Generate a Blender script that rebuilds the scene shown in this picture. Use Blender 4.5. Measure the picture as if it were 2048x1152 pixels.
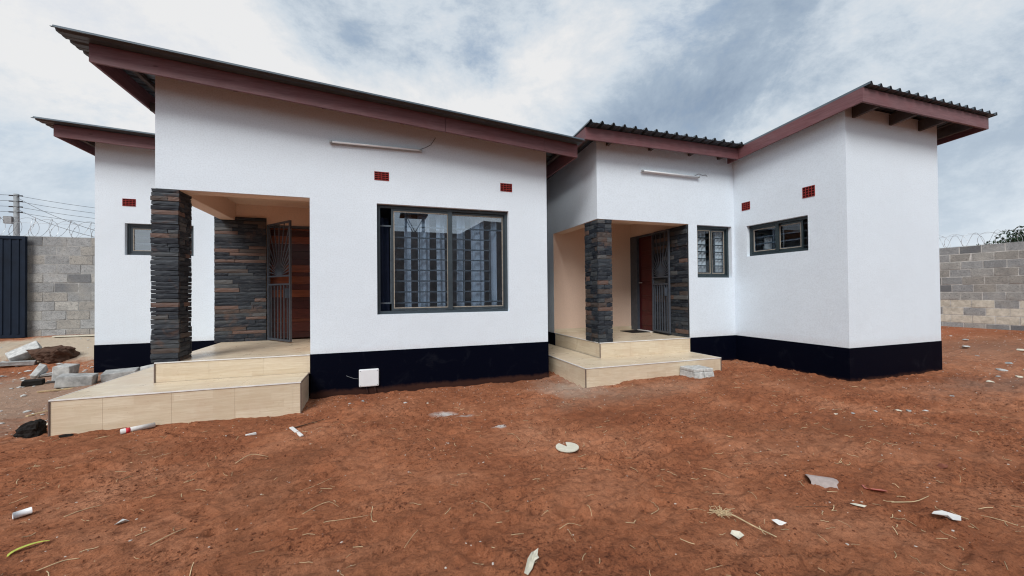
import bpy, math, random
import numpy as np
from mathutils import Matrix, Vector

for o in list(bpy.data.objects):
    bpy.data.objects.remove(o)
SC = bpy.context.scene
COL = SC.collection
RND = random.Random(7)
R = math.radians

# ------------------------------------------------------------------ camera
EYE = Vector((0.0, 0.0, 1.44))
YAW, PITCH, ROLL = R(18.764), R(0.607), R(-0.540)
cam_d = bpy.data.cameras.new('camera')
cam_d.sensor_width = 36.0
cam_d.lens = 36.0 * 787.47 / 2048.0
cam_d.clip_start = 0.05
cam_d.clip_end = 3000.0
cam = bpy.data.objects.new('camera', cam_d)
COL.objects.link(cam)
fwd = Vector((math.sin(YAW) * math.cos(PITCH), math.cos(YAW) * math.cos(PITCH), math.sin(PITCH)))
rgt = Vector((math.cos(YAW), -math.sin(YAW), 0))
upv = rgt.cross(fwd)
r2 = math.cos(ROLL) * rgt + math.sin(ROLL) * upv
u2 = -math.sin(ROLL) * rgt + math.cos(ROLL) * upv
cam.matrix_world = Matrix(((r2.x, u2.x, -fwd.x, EYE.x), (r2.y, u2.y, -fwd.y, EYE.y), (r2.z, u2.z, -fwd.z, EYE.z), (0, 0, 0, 1)))
SC.camera = cam

# ------------------------------------------------------------------ exposure
SC.view_settings.view_transform = 'Standard'
SC.view_settings.look = 'None'
SC.view_settings.exposure = 0.98
SC.view_settings.gamma = 1.0
SC.view_settings.use_curve_mapping = False
SC.render.engine = 'CYCLES'
SC.cycles.max_bounces = 8
SC.cycles.transparent_max_bounces = 12
SC.cycles.use_denoising = True
SC.cycles.filter_width = 1.15

# ------------------------------------------------------------------ sky + sun
SUN_EL, SUN_AZ = 43.0, 214.0          # azimuth clockwise from +Y: behind the viewer, a little to the left
W = bpy.data.worlds.new('World')
SC.world = W
W.use_nodes = True
nt = W.node_tree
nt.nodes.clear()


def wn(t, **k):
    n = nt.nodes.new(t)
    for a, b in k.items():
        setattr(n, a, b)
    return n


def wl(a, b):
    nt.links.new(a, b)


sky = wn('ShaderNodeTexSky', sky_type='NISHITA', sun_disc=False)
sky.sun_elevation = R(SUN_EL)
sky.sun_rotation = R(SUN_AZ)
sky.air_density = 1.3
sky.dust_density = 2.0
tc = wn('ShaderNodeTexCoord')
sep = wn('ShaderNodeSeparateXYZ')
wl(tc.outputs['Generated'], sep.inputs[0])


def wmath(op, a, b=None, clamp=False):
    n = wn('ShaderNodeMath', operation=op, use_clamp=clamp)
    for i, v in enumerate((a, b)):
        if v is None:
            continue
        if isinstance(v, (int, float)):
            n.inputs[i].default_value = v
        else:
            wl(v, n.inputs[i])
    return n.outputs[0]


comb = wn('ShaderNodeVectorMath', operation='MULTIPLY')
wl(tc.outputs['Generated'], comb.inputs[0])
comb.inputs[1].default_value = (1.0, 1.0, 1.55)


def wnoise(scale, detail, rough, dist, loc, rot=0.0, stretch=(1, 1, 1)):
    m = wn('ShaderNodeMapping')
    m.inputs['Location'].default_value = loc
    m.inputs['Rotation'].default_value = (0, 0, rot)
    m.inputs['Scale'].default_value = stretch
    wl(comb.outputs[0], m.inputs[0])
    n = wn('ShaderNodeTexNoise')
    n.inputs['Scale'].default_value = scale
    n.inputs['Detail'].default_value = detail
    n.inputs['Roughness'].default_value = rough
    n.inputs['Distortion'].default_value = dist
    wl(m.outputs[0], n.inputs['Vector'])
    return n.outputs['Fac']


def wramp(fac, stops):
    r = wn('ShaderNodeValToRGB')
    e = r.color_ramp.elements
    while len(e) < len(stops):
        e.new(0.5)
    for i, (p, c) in enumerate(stops):
        e[i].position = p
        e[i].color = (*c, 1)
    wl(fac, r.inputs[0])
    return r.outputs[0]


SKY_SEED = (9.5, 14.4, 17.6)
big = wnoise(1.25, 2.0, 0.5, 0.25, SKY_SEED, 0.5)
fine = wnoise(3.3, 14.0, 0.67, 0.20, SKY_SEED, 0.5)
den = wmath('ADD', wmath('MULTIPLY', big, 0.60), wmath('MULTIPLY', fine, 0.40))
cloud = wramp(den, [(0.38, (0.29, 0.38, 0.51)), (0.455, (0.46, 0.56, 0.68)), (0.51, (0.74, 0.82, 0.90)), (0.58, (1.0, 1.0, 1.0))])
cl10 = wn('ShaderNodeVectorMath', operation='SCALE')
wl(cloud, cl10.inputs[0])
cl10.inputs["Scale"].default_value = 4.3
cover = wramp(fine, [(0.30, (0.72, 0.72, 0.72)), (0.46, (0.97, 0.97, 0.97))])
mx = wn('ShaderNodeMix', data_type='RGBA')
wl(cover, mx.inputs[0])
wl(sky.outputs[0], mx.inputs[6])
wl(cl10.outputs[0], mx.inputs[7])
hz = wn('ShaderNodeMix', data_type='RGBA')          # pale air towards the horizon
wl(wmath('MULTIPLY', wmath('SUBTRACT', 1.0, wmath('MULTIPLY', sep.outputs[2], 3.2), True), 0.6), hz.inputs[0])
wl(mx.outputs[2], hz.inputs[6])
hz.inputs[7].default_value = (4.1, 4.5, 4.9, 1)
bg = wn('ShaderNodeBackground')
bg.inputs['Strength'].default_value = 0.1
wl(hz.outputs[2], bg.inputs['Color'])
wo = wn('ShaderNodeOutputWorld')
wl(bg.outputs[0], wo.inputs[0])

sun_d = bpy.data.lights.new('sun', 'SUN')
sun_d.energy = 1.5
sun_d.angle = R(28)
sun_d.color = (1.0, 0.985, 0.965)
sun = bpy.data.objects.new('sun', sun_d)
COL.objects.link(sun)
sd = Vector((math.sin(R(SUN_AZ)) * math.cos(R(SUN_EL)), math.cos(R(SUN_AZ)) * math.cos(R(SUN_EL)), math.sin(R(SUN_EL))))
sun.rotation_euler = (-sd).to_track_quat('-Z', 'Y').to_euler()
sun.location = sd * 40


# ------------------------------------------------------------------ helpers
class MB:
    def __init__(self):
        self.v, self.f = [], []

    def add(self, vs, fs):
        b = len(self.v)
        self.v += [tuple(p) for p in vs]
        self.f += [tuple(b + i for i in f) for f in fs]
        return self

    def hexa(self, p):
        return self.add(p, [(0, 3, 2, 1), (4, 5, 6, 7), (0, 1, 5, 4), (1, 2, 6, 5), (2, 3, 7, 6), (3, 0, 4, 7)])

    def box(self, x0, x1, y0, y1, z0, z1):
        return self.hexa([(x0, y0, z0), (x1, y0, z0), (x1, y1, z0), (x0, y1, z0), (x0, y0, z1), (x1, y0, z1), (x1, y1, z1), (x0, y1, z1)])

    def bar(self, a, b, w, h, up=(0, 0, 1)):
        a, b, up = Vector(a), Vector(b), Vector(up)
        d = (b - a).normalized()
        s = d.cross(up)
        if s.length < 1e-5:
            s = d.cross(Vector((0, 1, 0)))
        s.normalize()
        t = s.cross(d)
        s, t = s * (w / 2), t * (h / 2)
        return self.hexa([a - s - t, a + s - t, a + s + t, a - s + t, b - s - t, b + s - t, b + s + t, b - s + t])

    def tube(self, pts, rad, n=6, cap=True):
        pts = [Vector(p) for p in pts]
        if not hasattr(rad, '__len__'):
            rad = [rad] * len(pts)
        base = len(self.v)
        ref = None
        for i, p in enumerate(pts):
            d = (pts[min(i + 1, len(pts) - 1)] - pts[max(i - 1, 0)]).normalized()
            if ref is None:
                ref = d.orthogonal().normalized()
            ref = (ref - d * ref.dot(d))
            ref = ref.normalized() if ref.length > 1e-6 else d.orthogonal().normalized()
            t = d.cross(ref)
            for k in range(n):
                a = 2 * math.pi * k / n
                self.v.append(tuple(p + (ref * math.cos(a) + t * math.sin(a)) * rad[i]))
        for i in range(len(pts) - 1):
            for k in range(n):
                k2 = (k + 1) % n
                self.f.append((base + i * n + k, base + i * n + k2, base + (i + 1) * n + k2, base + (i + 1) * n + k))
        if cap:
            self.f.append(tuple(base + k for k in reversed(range(n))))
            self.f.append(tuple(base + (len(pts) - 1) * n + k for k in range(n)))
        return self

    def mesh(self, name, mat=None, smooth=False):
        m = bpy.data.meshes.new(name)
        m.from_pydata([tuple(p) for p in self.v], [], self.f)
        if mat:
            m.materials.append(mat)
        if smooth:
            m.polygons.foreach_set('use_smooth', [True] * len(m.polygons))
        m.update()
        return m


def link(name, data, parent=None, loc=None, rot=None):
    o = bpy.data.objects.new(name, data)
    COL.objects.link(o)
    if loc is not None:
        o.location = loc
    if rot is not None:
        o.rotation_euler = rot
    if parent is not None:
        o.parent = parent
        m = Matrix.Identity(4)
        p = parent
        while p is not None:           # parents are never rotated, only moved
            m = Matrix.Translation(-Vector(p.location)) @ m
            p = p.parent
        o.matrix_parent_inverse = m if parent.type == 'EMPTY' and parent.parent is None else Matrix.Identity(4)
    return o


def obj(name, mb, mat, parent=None, smooth=False, bevel=0.0):
    o = link(name, mb.mesh(name, mat, smooth), parent)
    if bevel:
        b = o.modifiers.new('bevel', 'BEVEL')
        b.width = bevel
        b.segments = 2
        b.limit_method = 'ANGLE'
    return o


def tag(o, label=None, cat=None, group=None, kind=None):
    for k, v in (('label', label), ('category', cat), ('group', group), ('kind', kind)):
        if v:
            o[k] = v
    return o


def thing(name, label, cat, loc=(0, 0, 0), group=None):
    o = link(name, None, None, loc)
    o.empty_display_size = 0.2
    return tag(o, label, cat, group)


# ------------------------------------------------------------------ materials
class Mat:
    def __init__(self, name, rough=0.7, spec=0.4, metal=0.0):
        self.m = bpy.data.materials.new(name)
        self.m.use_nodes = True
        self.t = self.m.node_tree
        self.b = self.t.nodes['Principled BSDF']
        self.b.inputs['Roughness'].default_value = rough
        self.b.inputs['Specular IOR Level'].default_value = spec
        self.b.inputs['Metallic'].default_value = metal
        self._obj = None

    def n(self, t, **k):
        n = self.t.nodes.new(t)
        for a, b in k.items():
            setattr(n, a, b)
        return n

    def l(self, a, b):
        self.t.links.new(a, b)

    def coord(self, kind='Object', scale=(1, 1, 1), rot=(0, 0, 0)):
        c = self.n('ShaderNodeTexCoord')
        m = self.n('ShaderNodeMapping')
        m.inputs['Scale'].default_value = scale
        m.inputs['Rotation'].default_value = rot
        if kind == 'World':
            g = self.n('ShaderNodeNewGeometry')
            self.l(g.outputs['Position'], m.inputs[0])
        else:
            self.l(c.outputs[kind], m.inputs[0])
        return m.outputs[0]

    def noise(self, scale, detail=4, rough=0.5, dist=0.0, vec=None, out='Fac'):
        n = self.n('ShaderNodeTexNoise')
        n.inputs['Scale'].default_value = scale
        n.inputs['Detail'].default_value = detail
        n.inputs['Roughness'].default_value = rough
        n.inputs['Distortion'].default_value = dist
        self.l(vec if vec is not None else self.coord(), n.inputs['Vector'])
        return n.outputs[out]

    def ramp(self, fac, stops, interp='LINEAR'):
        r = self.n('ShaderNodeValToRGB')
        r.color_ramp.interpolation = interp
        e = r.color_ramp.elements
        while len(e) < len(stops):
            e.new(0.5)
        for i, (p, c) in enumerate(stops):
            e[i].position = p
            if not hasattr(c, '__len__'):
                c = (c, c, c)
            e[i].color = (*c, 1)
        self.l(fac, r.inputs[0])
        return r.outputs[0]

    def mix(self, fac, a, b, mode='MIX'):
        n = self.n('ShaderNodeMix', data_type='RGBA', blend_type=mode)
        for i, v in ((0, fac), (6, a), (7, b)):
            if isinstance(v, (int, float)):
                n.inputs[i].default_value = v
            elif isinstance(v, tuple):
                n.inputs[i].default_value = (*v, 1)
            else:
                self.l(v, n.inputs[i])
        return n.outputs[2]

    def math(self, op, a, b=None, clamp=False):
        n = self.n('ShaderNodeMath', operation=op, use_clamp=clamp)
        for i, v in enumerate((a, b)):
            if v is None:
                continue
            if isinstance(v, (int, float)):
                n.inputs[i].default_value = v
            else:
                self.l(v, n.inputs[i])
        return n.outputs[0]

    def rand(self):
        return self.n('ShaderNodeObjectInfo').outputs['Random']

    def color(self, c):
        if isinstance(c, tuple):
            self.b.inputs['Base Color'].default_value = (*c, 1)
        else:
            self.l(c, self.b.inputs['Base Color'])
        return self

    def rough(self, c):
        self.l(c, self.b.inputs['Roughness'])

    def bump(self, h, strength=0.3, dist=0.01, prev=None):
        n = self.n('ShaderNodeBump')
        n.inputs['Strength'].default_value = strength
        n.inputs['Distance'].default_value = dist
        self.l(h, n.inputs['Height'])
        if prev is not None:
            self.l(prev, n.inputs['Normal'])
        self.l(n.outputs[0], self.b.inputs['Normal'])
        return n.outputs[0]


def flat_mat(name, col, rough=0.6, spec=0.4, metal=0.0, var=0.12, nscale=9.0, bump=0.0, bscale=60):
    M = Mat(name, rough, spec, metal)
    v = M.coord('World')
    n = M.noise(nscale, 5, 0.6, 0.3, v)
    lo = tuple(max(0, c * (1 - var)) for c in col)
    hi = tuple(min(1, c * (1 + var)) for c in col)
    M.color(M.ramp(n, [(0.3, lo), (0.7, hi)]))
    if bump:
        M.bump(M.noise(bscale, 4, 0.6, 0, v), bump, 0.004)
    return M.m


def plaster(name, col, dirt=0.05):
    M = Mat(name, 0.82, 0.25)
    v = M.coord('World')
    big = M.noise(1.1, 4, 0.55, 0.4, v)
    mid = M.noise(9.0, 5, 0.6, 0.2, v)
    c = M.ramp(big, [(0.3, tuple(x * (1 - dirt) for x in col)), (0.7, col)])
    c = M.mix(M.ramp(mid, [(0.35, 0.0), (0.75, 0.10)]), c, tuple(x * 0.86 for x in col))
    stip = M.noise(55, 5, 0.7, 0.1, v)
    c = M.mix(M.ramp(stip, [(0.36, 0.55), (0.56, 0.0)]), c, tuple(x * 0.80 for x in col))
    streak = M.noise(2.2, 6, 0.6, 0.3, M.coord('World', (5.0, 5.0, 0.22)))
    c = M.mix(M.ramp(streak, [(0.56, 0.0), (0.78, 0.14)]), c, (col[0] * 0.82, col[1] * 0.79, col[2] * 0.75))
    g = M.n('ShaderNodeNewGeometry')
    sp = M.n('ShaderNodeSeparateXYZ')
    M.l(g.outputs['Position'], sp.inputs[0])
    sz = M.math('ADD', sp.outputs[2], M.math('MULTIPLY', M.noise(7.0, 6, 0.7, 0.2, v), 0.16))
    spl = M.ramp(sz, [(0.66, 1.0), (0.78, 0.0)])                         # red soil splash stain just above the plinth
    c = M.mix(M.math('MULTIPLY', spl, 0.16), c, (0.42, 0.27, 0.20))
    M.color(c)
    f1 = M.noise(120, 4, 0.65, 0, v)
    f2 = M.noise(6, 3, 0.5, 0, v)
    b = M.bump(f1, 0.50, 0.007)
    M.bump(f2, 0.18, 0.03, b)
    return M.m


M_WHITE = plaster('white_plaster', (0.745, 0.825, 0.895))
M_PEACH = plaster('peach_plaster', (0.78, 0.58, 0.46), 0.04)

Mp = Mat('black_plinth_paint', 0.6, 0.05)
v = Mp.coord('World')
dust = Mp.noise(3.0, 8, 0.68, 0.8, v)
Mp.color(Mp.mix(Mp.ramp(dust, [(0.56, 0.0), (0.80, 0.22)]), (0.0008, 0.0016, 0.0065), (0.05, 0.055, 0.07)))
pc_ = Mp.n('ShaderNodeSeparateXYZ')
Mp.l(v, pc_.inputs[0])
mud = Mp.ramp(Mp.math('SUBTRACT', pc_.outputs[2], Mp.math('MULTIPLY', Mp.noise(4.5, 7, 0.7, 0.3, v), 0.13)), [(0.0, 0.30), (0.05, 0.0)])
Mp.color(Mp.mix(mud, Mp.b.inputs['Base Color'].links[0].from_socket, (0.14, 0.062, 0.036)))
Mp.bump(Mp.noise(60, 4, 0.6, 0, v), 0.25, 0.005)
M_PLINTH = Mp.m

Mf = Mat('maroon_fascia_paint', 0.55, 0.35)
v = Mf.coord('World', (1.6, 1.6, 22))
g1 = Mf.noise(2.5, 6, 0.6, 0.6, v)
blot = Mf.noise(3.5, 5, 0.6, 0.4, Mf.coord('World'))
c = Mf.ramp(g1, [(0.3, (0.112, 0.047, 0.052)), (0.7, (0.190, 0.090, 0.097))])
c = Mf.mix(Mf.ramp(blot, [(0.45, 0.0), (0.7, 0.55)]), c, (0.15, 0.046, 0.050))
vor = Mf.n('ShaderNodeTexVoronoi')
vor.inputs['Scale'].default_value = 2.3
Mf.l(Mf.coord('World', (1, 1, 2.6)), vor.inputs['Vector'])
c = Mf.mix(Mf.ramp(vor.outputs['Distance'], [(0.035, 0.8), (0.075, 0.0)]), c, (0.06, 0.018, 0.02))
Mf.color(c)
Mf.bump(g1, 0.25, 0.004)
M_FASCIA = Mf.m

M_TIMBER = flat_mat('grey_roof_timber', (0.085, 0.075, 0.072), 0.8, 0.2, 0, 0.35, 5, 0.3, 40)
Ms = Mat('charcoal_roof_sheet', 0.42, 0.5, 0.25)
v = Ms.coord('World')
Ms.color(Ms.ramp(Ms.noise(4, 6, 0.6, 0.3, v), [(0.3, (0.055, 0.075, 0.092)), (0.7, (0.085, 0.110, 0.130))]))
M_SHEET = Ms.m

Mst = Mat('split_slate_stone', 0.62, 0.3)
oc = Mst.coord('Object')
rnd = Mst.rand()
base = Mst.ramp(rnd, [(0.0, (0.014, 0.019, 0.027)), (0.18, (0.034, 0.042, 0.052)), (0.34, (0.009, 0.012, 0.019)), (0.48, (0.050, 0.056, 0.062)),
                      (0.58, (0.020, 0.026, 0.035)), (0.70, (0.066, 0.050, 0.043)), (0.80, (0.014, 0.018, 0.026)), (0.88, (0.128, 0.078, 0.061)), (0.96, (0.090, 0.090, 0.090))], 'CONSTANT')
vein = Mst.noise(9, 7, 0.68, 0.8, Mst.coord('World', (0.8, 0.8, 3.2), (0.35, 0.4, 0)))
c = Mst.mix(Mst.ramp(vein, [(0.48, 0.0), (0.70, 0.55)]), base, (0.085, 0.094, 0.102))
c = Mst.mix(Mst.ramp(vein, [(0.34, 0.6), (0.46, 0.0)]), c, (0.010, 0.012, 0.017))
rust = Mst.noise(4, 6, 0.65, 0.5, Mst.coord('World'))
c = Mst.mix(Mst.ramp(rust, [(0.58, 0.0), (0.70, 0.55)]), c, (0.120, 0.066, 0.046))
Mst.color(c)
b = Mst.bump(vein, 0.35, 0.006)
Mst.bump(Mst.noise(70, 5, 0.7, 0, Mst.coord('World')), 0.5, 0.004, b)
M_STONE = Mst.m
M_GROUT = flat_mat('dark_adhesive', (0.02, 0.02, 0.022), 0.9, 0.1)
M_GROUTW = flat_mat('white_cement_smear', (0.6, 0.6, 0.6), 0.9, 0.1)

# wood-look porcelain tile: printed strips, each with its own tone
Mt = Mat('wood_print_tile', 0.33, 0.45)


def tile_layer(axis):
    # axis 'z': strips stacked vertically on risers (long along x or y), 'h': strips on treads
    return None


g = Mt.n('ShaderNodeNewGeometry')
sp = Mt.n('ShaderNodeSeparateXYZ')
Mt.l(g.outputs['Position'], sp.inputs[0])
nsp = Mt.n('ShaderNodeSeparateXYZ')
Mt.l(g.outputs['True Normal'], nsp.inputs[0])
up_f = Mt.math('GREATER_THAN', Mt.math('ABSOLUTE', nsp.outputs[2]), 0.7)
side_f = Mt.math('GREATER_THAN', Mt.math('ABSOLUTE', nsp.outputs[0]), 0.7)


def sel(f, a, b):
    return Mt.math('ADD', Mt.math('MULTIPLY', a, f), Mt.math('MULTIPLY', b, Mt.math('SUBTRACT', 1.0, f)))


long_ = sel(side_f, sp.outputs[1], sp.outputs[0])
cross = sel(up_f, sp.outputs[1], sp.outputs[2])
tc_ = Mt.n('ShaderNodeCombineXYZ')
Mt.l(long_, tc_.inputs[0])
Mt.l(cross, tc_.inputs[1])
bk = Mt.n('ShaderNodeTexBrick')
bk.offset = 0.37
bk.inputs['Color1'].default_value = (0, 0, 0, 1)
bk.inputs['Color2'].default_value = (1, 1, 1, 1)
bk.inputs['Mortar'].default_value = (0.5, 0.5, 0.5, 1)
bk.inputs['Scale'].default_value = 1.0
bk.inputs['Brick Width'].default_value = 0.36
bk.inputs['Row Height'].default_value = 0.088
bk.inputs['Mortar Size'].default_value = 0.0
Mt.l(tc_.outputs[0], bk.inputs['Vector'])
gr = Mt.n('ShaderNodeMapping')
gr.inputs['Scale'].default_value = (2.0, 34.0, 1)
Mt.l(tc_.outputs[0], gr.inputs[0])
grain = Mt.noise(1.6, 7, 0.62, 0.9, gr.outputs[0])
tone = Mt.ramp(bk.outputs['Color'], [(0.0, (0.625, 0.53, 0.395)), (1.0, (0.725, 0.635, 0.49))])
c = Mt.mix(Mt.ramp(grain, [(0.38, 0.55), (0.62, 0.0)]), tone, (0.52, 0.405, 0.265))
c = Mt.mix(Mt.ramp(Mt.noise(2.2, 6, 0.65, 0.4, Mt.coord('World')), [(0.48, 0.0), (0.75, 0.40)]), c, (0.50, 0.35, 0.24))
dsp = Mt.noise(38, 4, 0.6, 0.2, Mt.coord('World'))
c = Mt.mix(Mt.ramp(dsp, [(0.67, 0.0), (0.74, 0.45)]), c, (0.36, 0.19, 0.11))
Mt.color(c)
Mt.rough(Mt.ramp(Mt.noise(5, 4, 0.6, 0, Mt.coord('World')), [(0.3, 0.24), (0.7, 0.46)]))
Mt.bump(grain, 0.05, 0.003)
M_TILE = Mt.m
M_TGROUT = flat_mat('tile_grout', (0.66, 0.59, 0.48), 0.9, 0.1)
M_TRIMW = flat_mat('white_edge_trim', (0.76, 0.75, 0.73), 0.4, 0.5)
M_TRIMB = flat_mat('brown_edge_trim', (0.14, 0.10, 0.085), 0.4, 0.5)

M_STEEL = flat_mat('grey_window_frame', (0.040, 0.055, 0.066), 0.4, 0.5, 0.1, 0.15, 12)
M_STEELB = flat_mat('green_grey_window_frame', (0.022, 0.036, 0.042), 0.4, 0.5, 0.1, 0.15, 12)
M_BEAD = flat_mat('putty_bead', (0.30, 0.265, 0.22), 0.6, 0.3, 0, 0.25, 30)
M_BARS = flat_mat('painted_burglar_bar', (0.10, 0.125, 0.15), 0.45, 0.5, 0.1)
M_BARD = flat_mat('dark_burglar_bar', (0.018, 0.026, 0.032), 0.45, 0.4, 0.1)
M_GATE = flat_mat('grey_gate_paint', (0.060, 0.072, 0.092), 0.42, 0.5, 0.1, 0.2, 15)
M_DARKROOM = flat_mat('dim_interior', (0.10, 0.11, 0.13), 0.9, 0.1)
M_CURTAIN = flat_mat('sheer_curtain', (0.50, 0.56, 0.64), 0.9, 0.1, 0, 0.1, 6)
M_AIRB = flat_mat('red_air_brick', (0.27, 0.032, 0.030), 0.8, 0.2, 0, 0.3, 60, 0.3)
M_HOLE_SHADE = flat_mat('air_brick_hole_shade', (0.03, 0.008, 0.008), 0.9, 0.1)  # solid backing; its dark colour carries the shade inside the holes
M_PVC = flat_mat('white_plastic', (0.74, 0.76, 0.78), 0.35, 0.5, 0, 0.04)
M_PVCG = flat_mat('grey_fitting', (0.34, 0.37, 0.38), 0.4, 0.5)
M_TUBE = flat_mat('frosted_tube', (0.82, 0.86, 0.88), 0.15, 0.6, 0, 0.02)
M_CABLE = flat_mat('dark_cable', (0.03, 0.03, 0.035), 0.5, 0.4)

Mg = Mat('window_glass')
Mg.t.nodes.remove(Mg.b)
tr = Mg.n('ShaderNodeBsdfTransparent')
tr.inputs[0].default_value = (0.86, 0.91, 0.95, 1)
gl = Mg.n('ShaderNodeBsdfGlossy')
gl.inputs['Roughness'].default_value = 0.008
gl.inputs['Color'].default_value = (0.92, 0.96, 1, 1)
fr = Mg.n('ShaderNodeLayerWeight')
ms = Mg.n('ShaderNodeMixShader')
Mg.l(Mg.math('ADD', Mg.math('MULTIPLY', Mg.math('POWER', fr.outputs['Facing'], 5.0), 0.9), 0.20, True), ms.inputs[0])
Mg.l(tr.outputs[0], ms.inputs[1])
Mg.l(gl.outputs[0], ms.inputs[2])
Mg.l(ms.outputs[0], Mg.t.nodes['Material Output'].inputs[0])
M_GLASS = Mg.m
M_GLASSB = Mg.m.copy()
M_GLASSB.name = 'clear_window_glass'
for n_ in M_GLASSB.node_tree.nodes:
    if n_.type == 'MATH' and n_.operation == 'ADD':
        n_.inputs[1].default_value = 0.045

Md = Mat('varnished_mahogany', 0.28, 0.55)
rnd = Md.rand()
v = Md.coord('World', (2.2, 2.2, 26))
gn = Md.noise(2.0, 6, 0.6, 0.7, v)
c = Md.ramp(rnd, [(0.0, (0.050, 0.012, 0.009)), (0.25, (0.12, 0.030, 0.014)), (0.45, (0.055, 0.013, 0.011)), (0.62, (0.22, 0.060, 0.022)), (0.8, (0.085, 0.018, 0.012)), (1.0, (0.16, 0.04, 0.016))], 'CONSTANT')
c = Md.mix(Md.ramp(gn, [(0.35, 0.5), (0.65, 0.0)]), c, (0.03, 0.008, 0.006))
Md.color(c)
Md.bump(gn, 0.1, 0.003)
M_DOOR = Md.m
Md2 = Mat('dark_red_door', 0.3, 0.5)
gn = Md2.noise(2.0, 6, 0.6, 0.7, Md2.coord('World', (26, 2.2, 2.2)))
Md2.color(Md2.ramp(gn, [(0.3, (0.045, 0.004, 0.006)), (0.7, (0.078, 0.008, 0.009))]))
M_DOOR2 = Md2.m

Mb = Mat('concrete_block', 0.92, 0.15)
rnd = Mb.rand()
v = Mb.coord('World')
base = Mb.ramp(rnd, [(0.0, (0.46, 0.47, 0.465)), (0.2, (0.35, 0.36, 0.36)), (0.38, (0.50, 0.495, 0.465)), (0.52, (0.20, 0.21, 0.22)), (0.64, (0.43, 0.41, 0.37)), (0.78, (0.41, 0.42, 0.42)), (0.90, (0.53, 0.52, 0.48)), (1.0, (0.18, 0.17, 0.16))], 'CONSTANT')
n1 = Mb.noise(7, 6, 0.65, 0.5, v)
c = Mb.mix(Mb.ramp(n1, [(0.35, 0.45), (0.65, 0.0)]), base, (0.17, 0.173, 0.173))
c = Mb.mix(Mb.ramp(Mb.noise(80, 4, 0.7, 0, v), [(0.45, 0.35), (0.6, 0.0)]), c, (0.10, 0.10, 0.10))
pit = Mb.noise(24, 7, 0.75, 0.4, Mb.coord('World', (1, 1, 1.8)))
c = Mb.mix(Mb.ramp(pit, [(0.36, 0.7), (0.47, 0.0)]), c, (0.11, 0.114, 0.118))
c = Mb.mix(Mb.ramp(Mb.noise(1.4, 6, 0.65, 0.6, v), [(0.52, 0.0), (0.75, 0.4)]), c, (0.44, 0.41, 0.35))
Mb.color(c)
b = Mb.bump(pit, 0.6, 0.010)
Mb.bump(n1, 0.3, 0.02, b)
M_BLOCK = Mb.m
Mbp = Mat('pale_lime_block', 0.92, 0.15)
v = Mbp.coord('World')
Mbp.color(Mbp.ramp(Mbp.noise(9, 6, 0.65, 0.4, v), [(0.3, (0.42, 0.39, 0.32)), (0.65, (0.70, 0.66, 0.56))]))
Mbp.bump(Mbp.noise(85, 4, 0.7, 0, v), 0.6, 0.008)
M_BLOCKP = Mbp.m
M_MORTARG = flat_mat('grey_mortar', (0.30, 0.30, 0.29), 0.95, 0.1, 0, 0.35, 9, 0.6, 50)
M_MORTAR = flat_mat('mortar', (0.54, 0.53, 0.50), 0.95, 0.1, 0, 0.3, 9, 0.6, 50)
M_CONC = flat_mat('broken_concrete', (0.34, 0.345, 0.34), 0.92, 0.15, 0, 0.4, 9, 0.7, 45)
M_CONCP = flat_mat('pale_concrete', (0.47, 0.475, 0.46), 0.92, 0.15, 0, 0.35, 14, 0.7, 60)
M_CHAR = flat_mat('charred_lump', (0.016, 0.014, 0.013), 0.9, 0.2, 0, 0.5, 18, 1.0, 30)
M_CLOD = flat_mat('brown_rubble', (0.085, 0.05, 0.036), 0.95, 0.1, 0, 0.45, 9, 1.0, 25)
M_REDBRICK = flat_mat('red_brick_bit', (0.20, 0.075, 0.05), 0.9, 0.1, 0, 0.3, 30, 0.5)
M_PAPER = flat_mat('white_paper', (0.66, 0.65, 0.63), 0.8, 0.2, 0, 0.07, 20)
M_PAPERY = flat_mat('cream_paper', (0.60, 0.57, 0.47), 0.8, 0.2, 0, 0.12, 20)
M_RED = flat_mat('red_label', (0.55, 0.035, 0.05), 0.6, 0.3)
M_PINK = flat_mat('faded_red_wrapper', (0.46, 0.14, 0.11), 0.6, 0.3, 0, 0.3, 40)
M_TERRA = flat_mat('grey_pink_shard', (0.36, 0.30, 0.28), 0.8, 0.2, 0, 0.15, 30)
M_STRAW = flat_mat('dry_straw', (0.50, 0.38, 0.23), 0.85, 0.15, 0, 0.3, 30)
M_TWIG = flat_mat('dark_twig', (0.10, 0.065, 0.045), 0.9, 0.1, 0, 0.3, 30)
M_LEAFY = flat_mat('yellow_green_leaf', (0.42, 0.46, 0.07), 0.5, 0.4, 0, 0.15, 30)
M_GATEP = flat_mat('navy_gate_sheet', (0.006, 0.013, 0.026), 0.6, 0.2, 0.1, 0.25, 4)
M_WIRE = flat_mat('galvanised_wire', (0.42, 0.43, 0.44), 0.5, 0.5, 0.5, 0.15)
M_POLE = flat_mat('grey_timber_pole', (0.27, 0.29, 0.30), 0.9, 0.1, 0, 0.2, 6)
M_BARK = flat_mat('thorn_tree_bark', (0.06, 0.05, 0.04), 0.95, 0.1, 0, 0.3, 12, 0.6)
M_LEAF = flat_mat('thorn_tree_leaf', (0.022, 0.042, 0.022), 0.7, 0.2, 0, 0.4, 1.2)
M_NEIGH = flat_mat('bare_rendered_wall', (0.17, 0.172, 0.175), 0.9, 0.1, 0, 0.3, 2.5, 0.3)
M_TANK = flat_mat('dark_tank_stand_steel', (0.02, 0.022, 0.025), 0.6, 0.3)

# ------------------------------------------------------------------ ground
rng = np.random.default_rng(11)


def ss(a, b, x):
    t = np.clip((x - a) / (b - a), 0, 1)
    return t * t * (3 - 2 * t)


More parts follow.
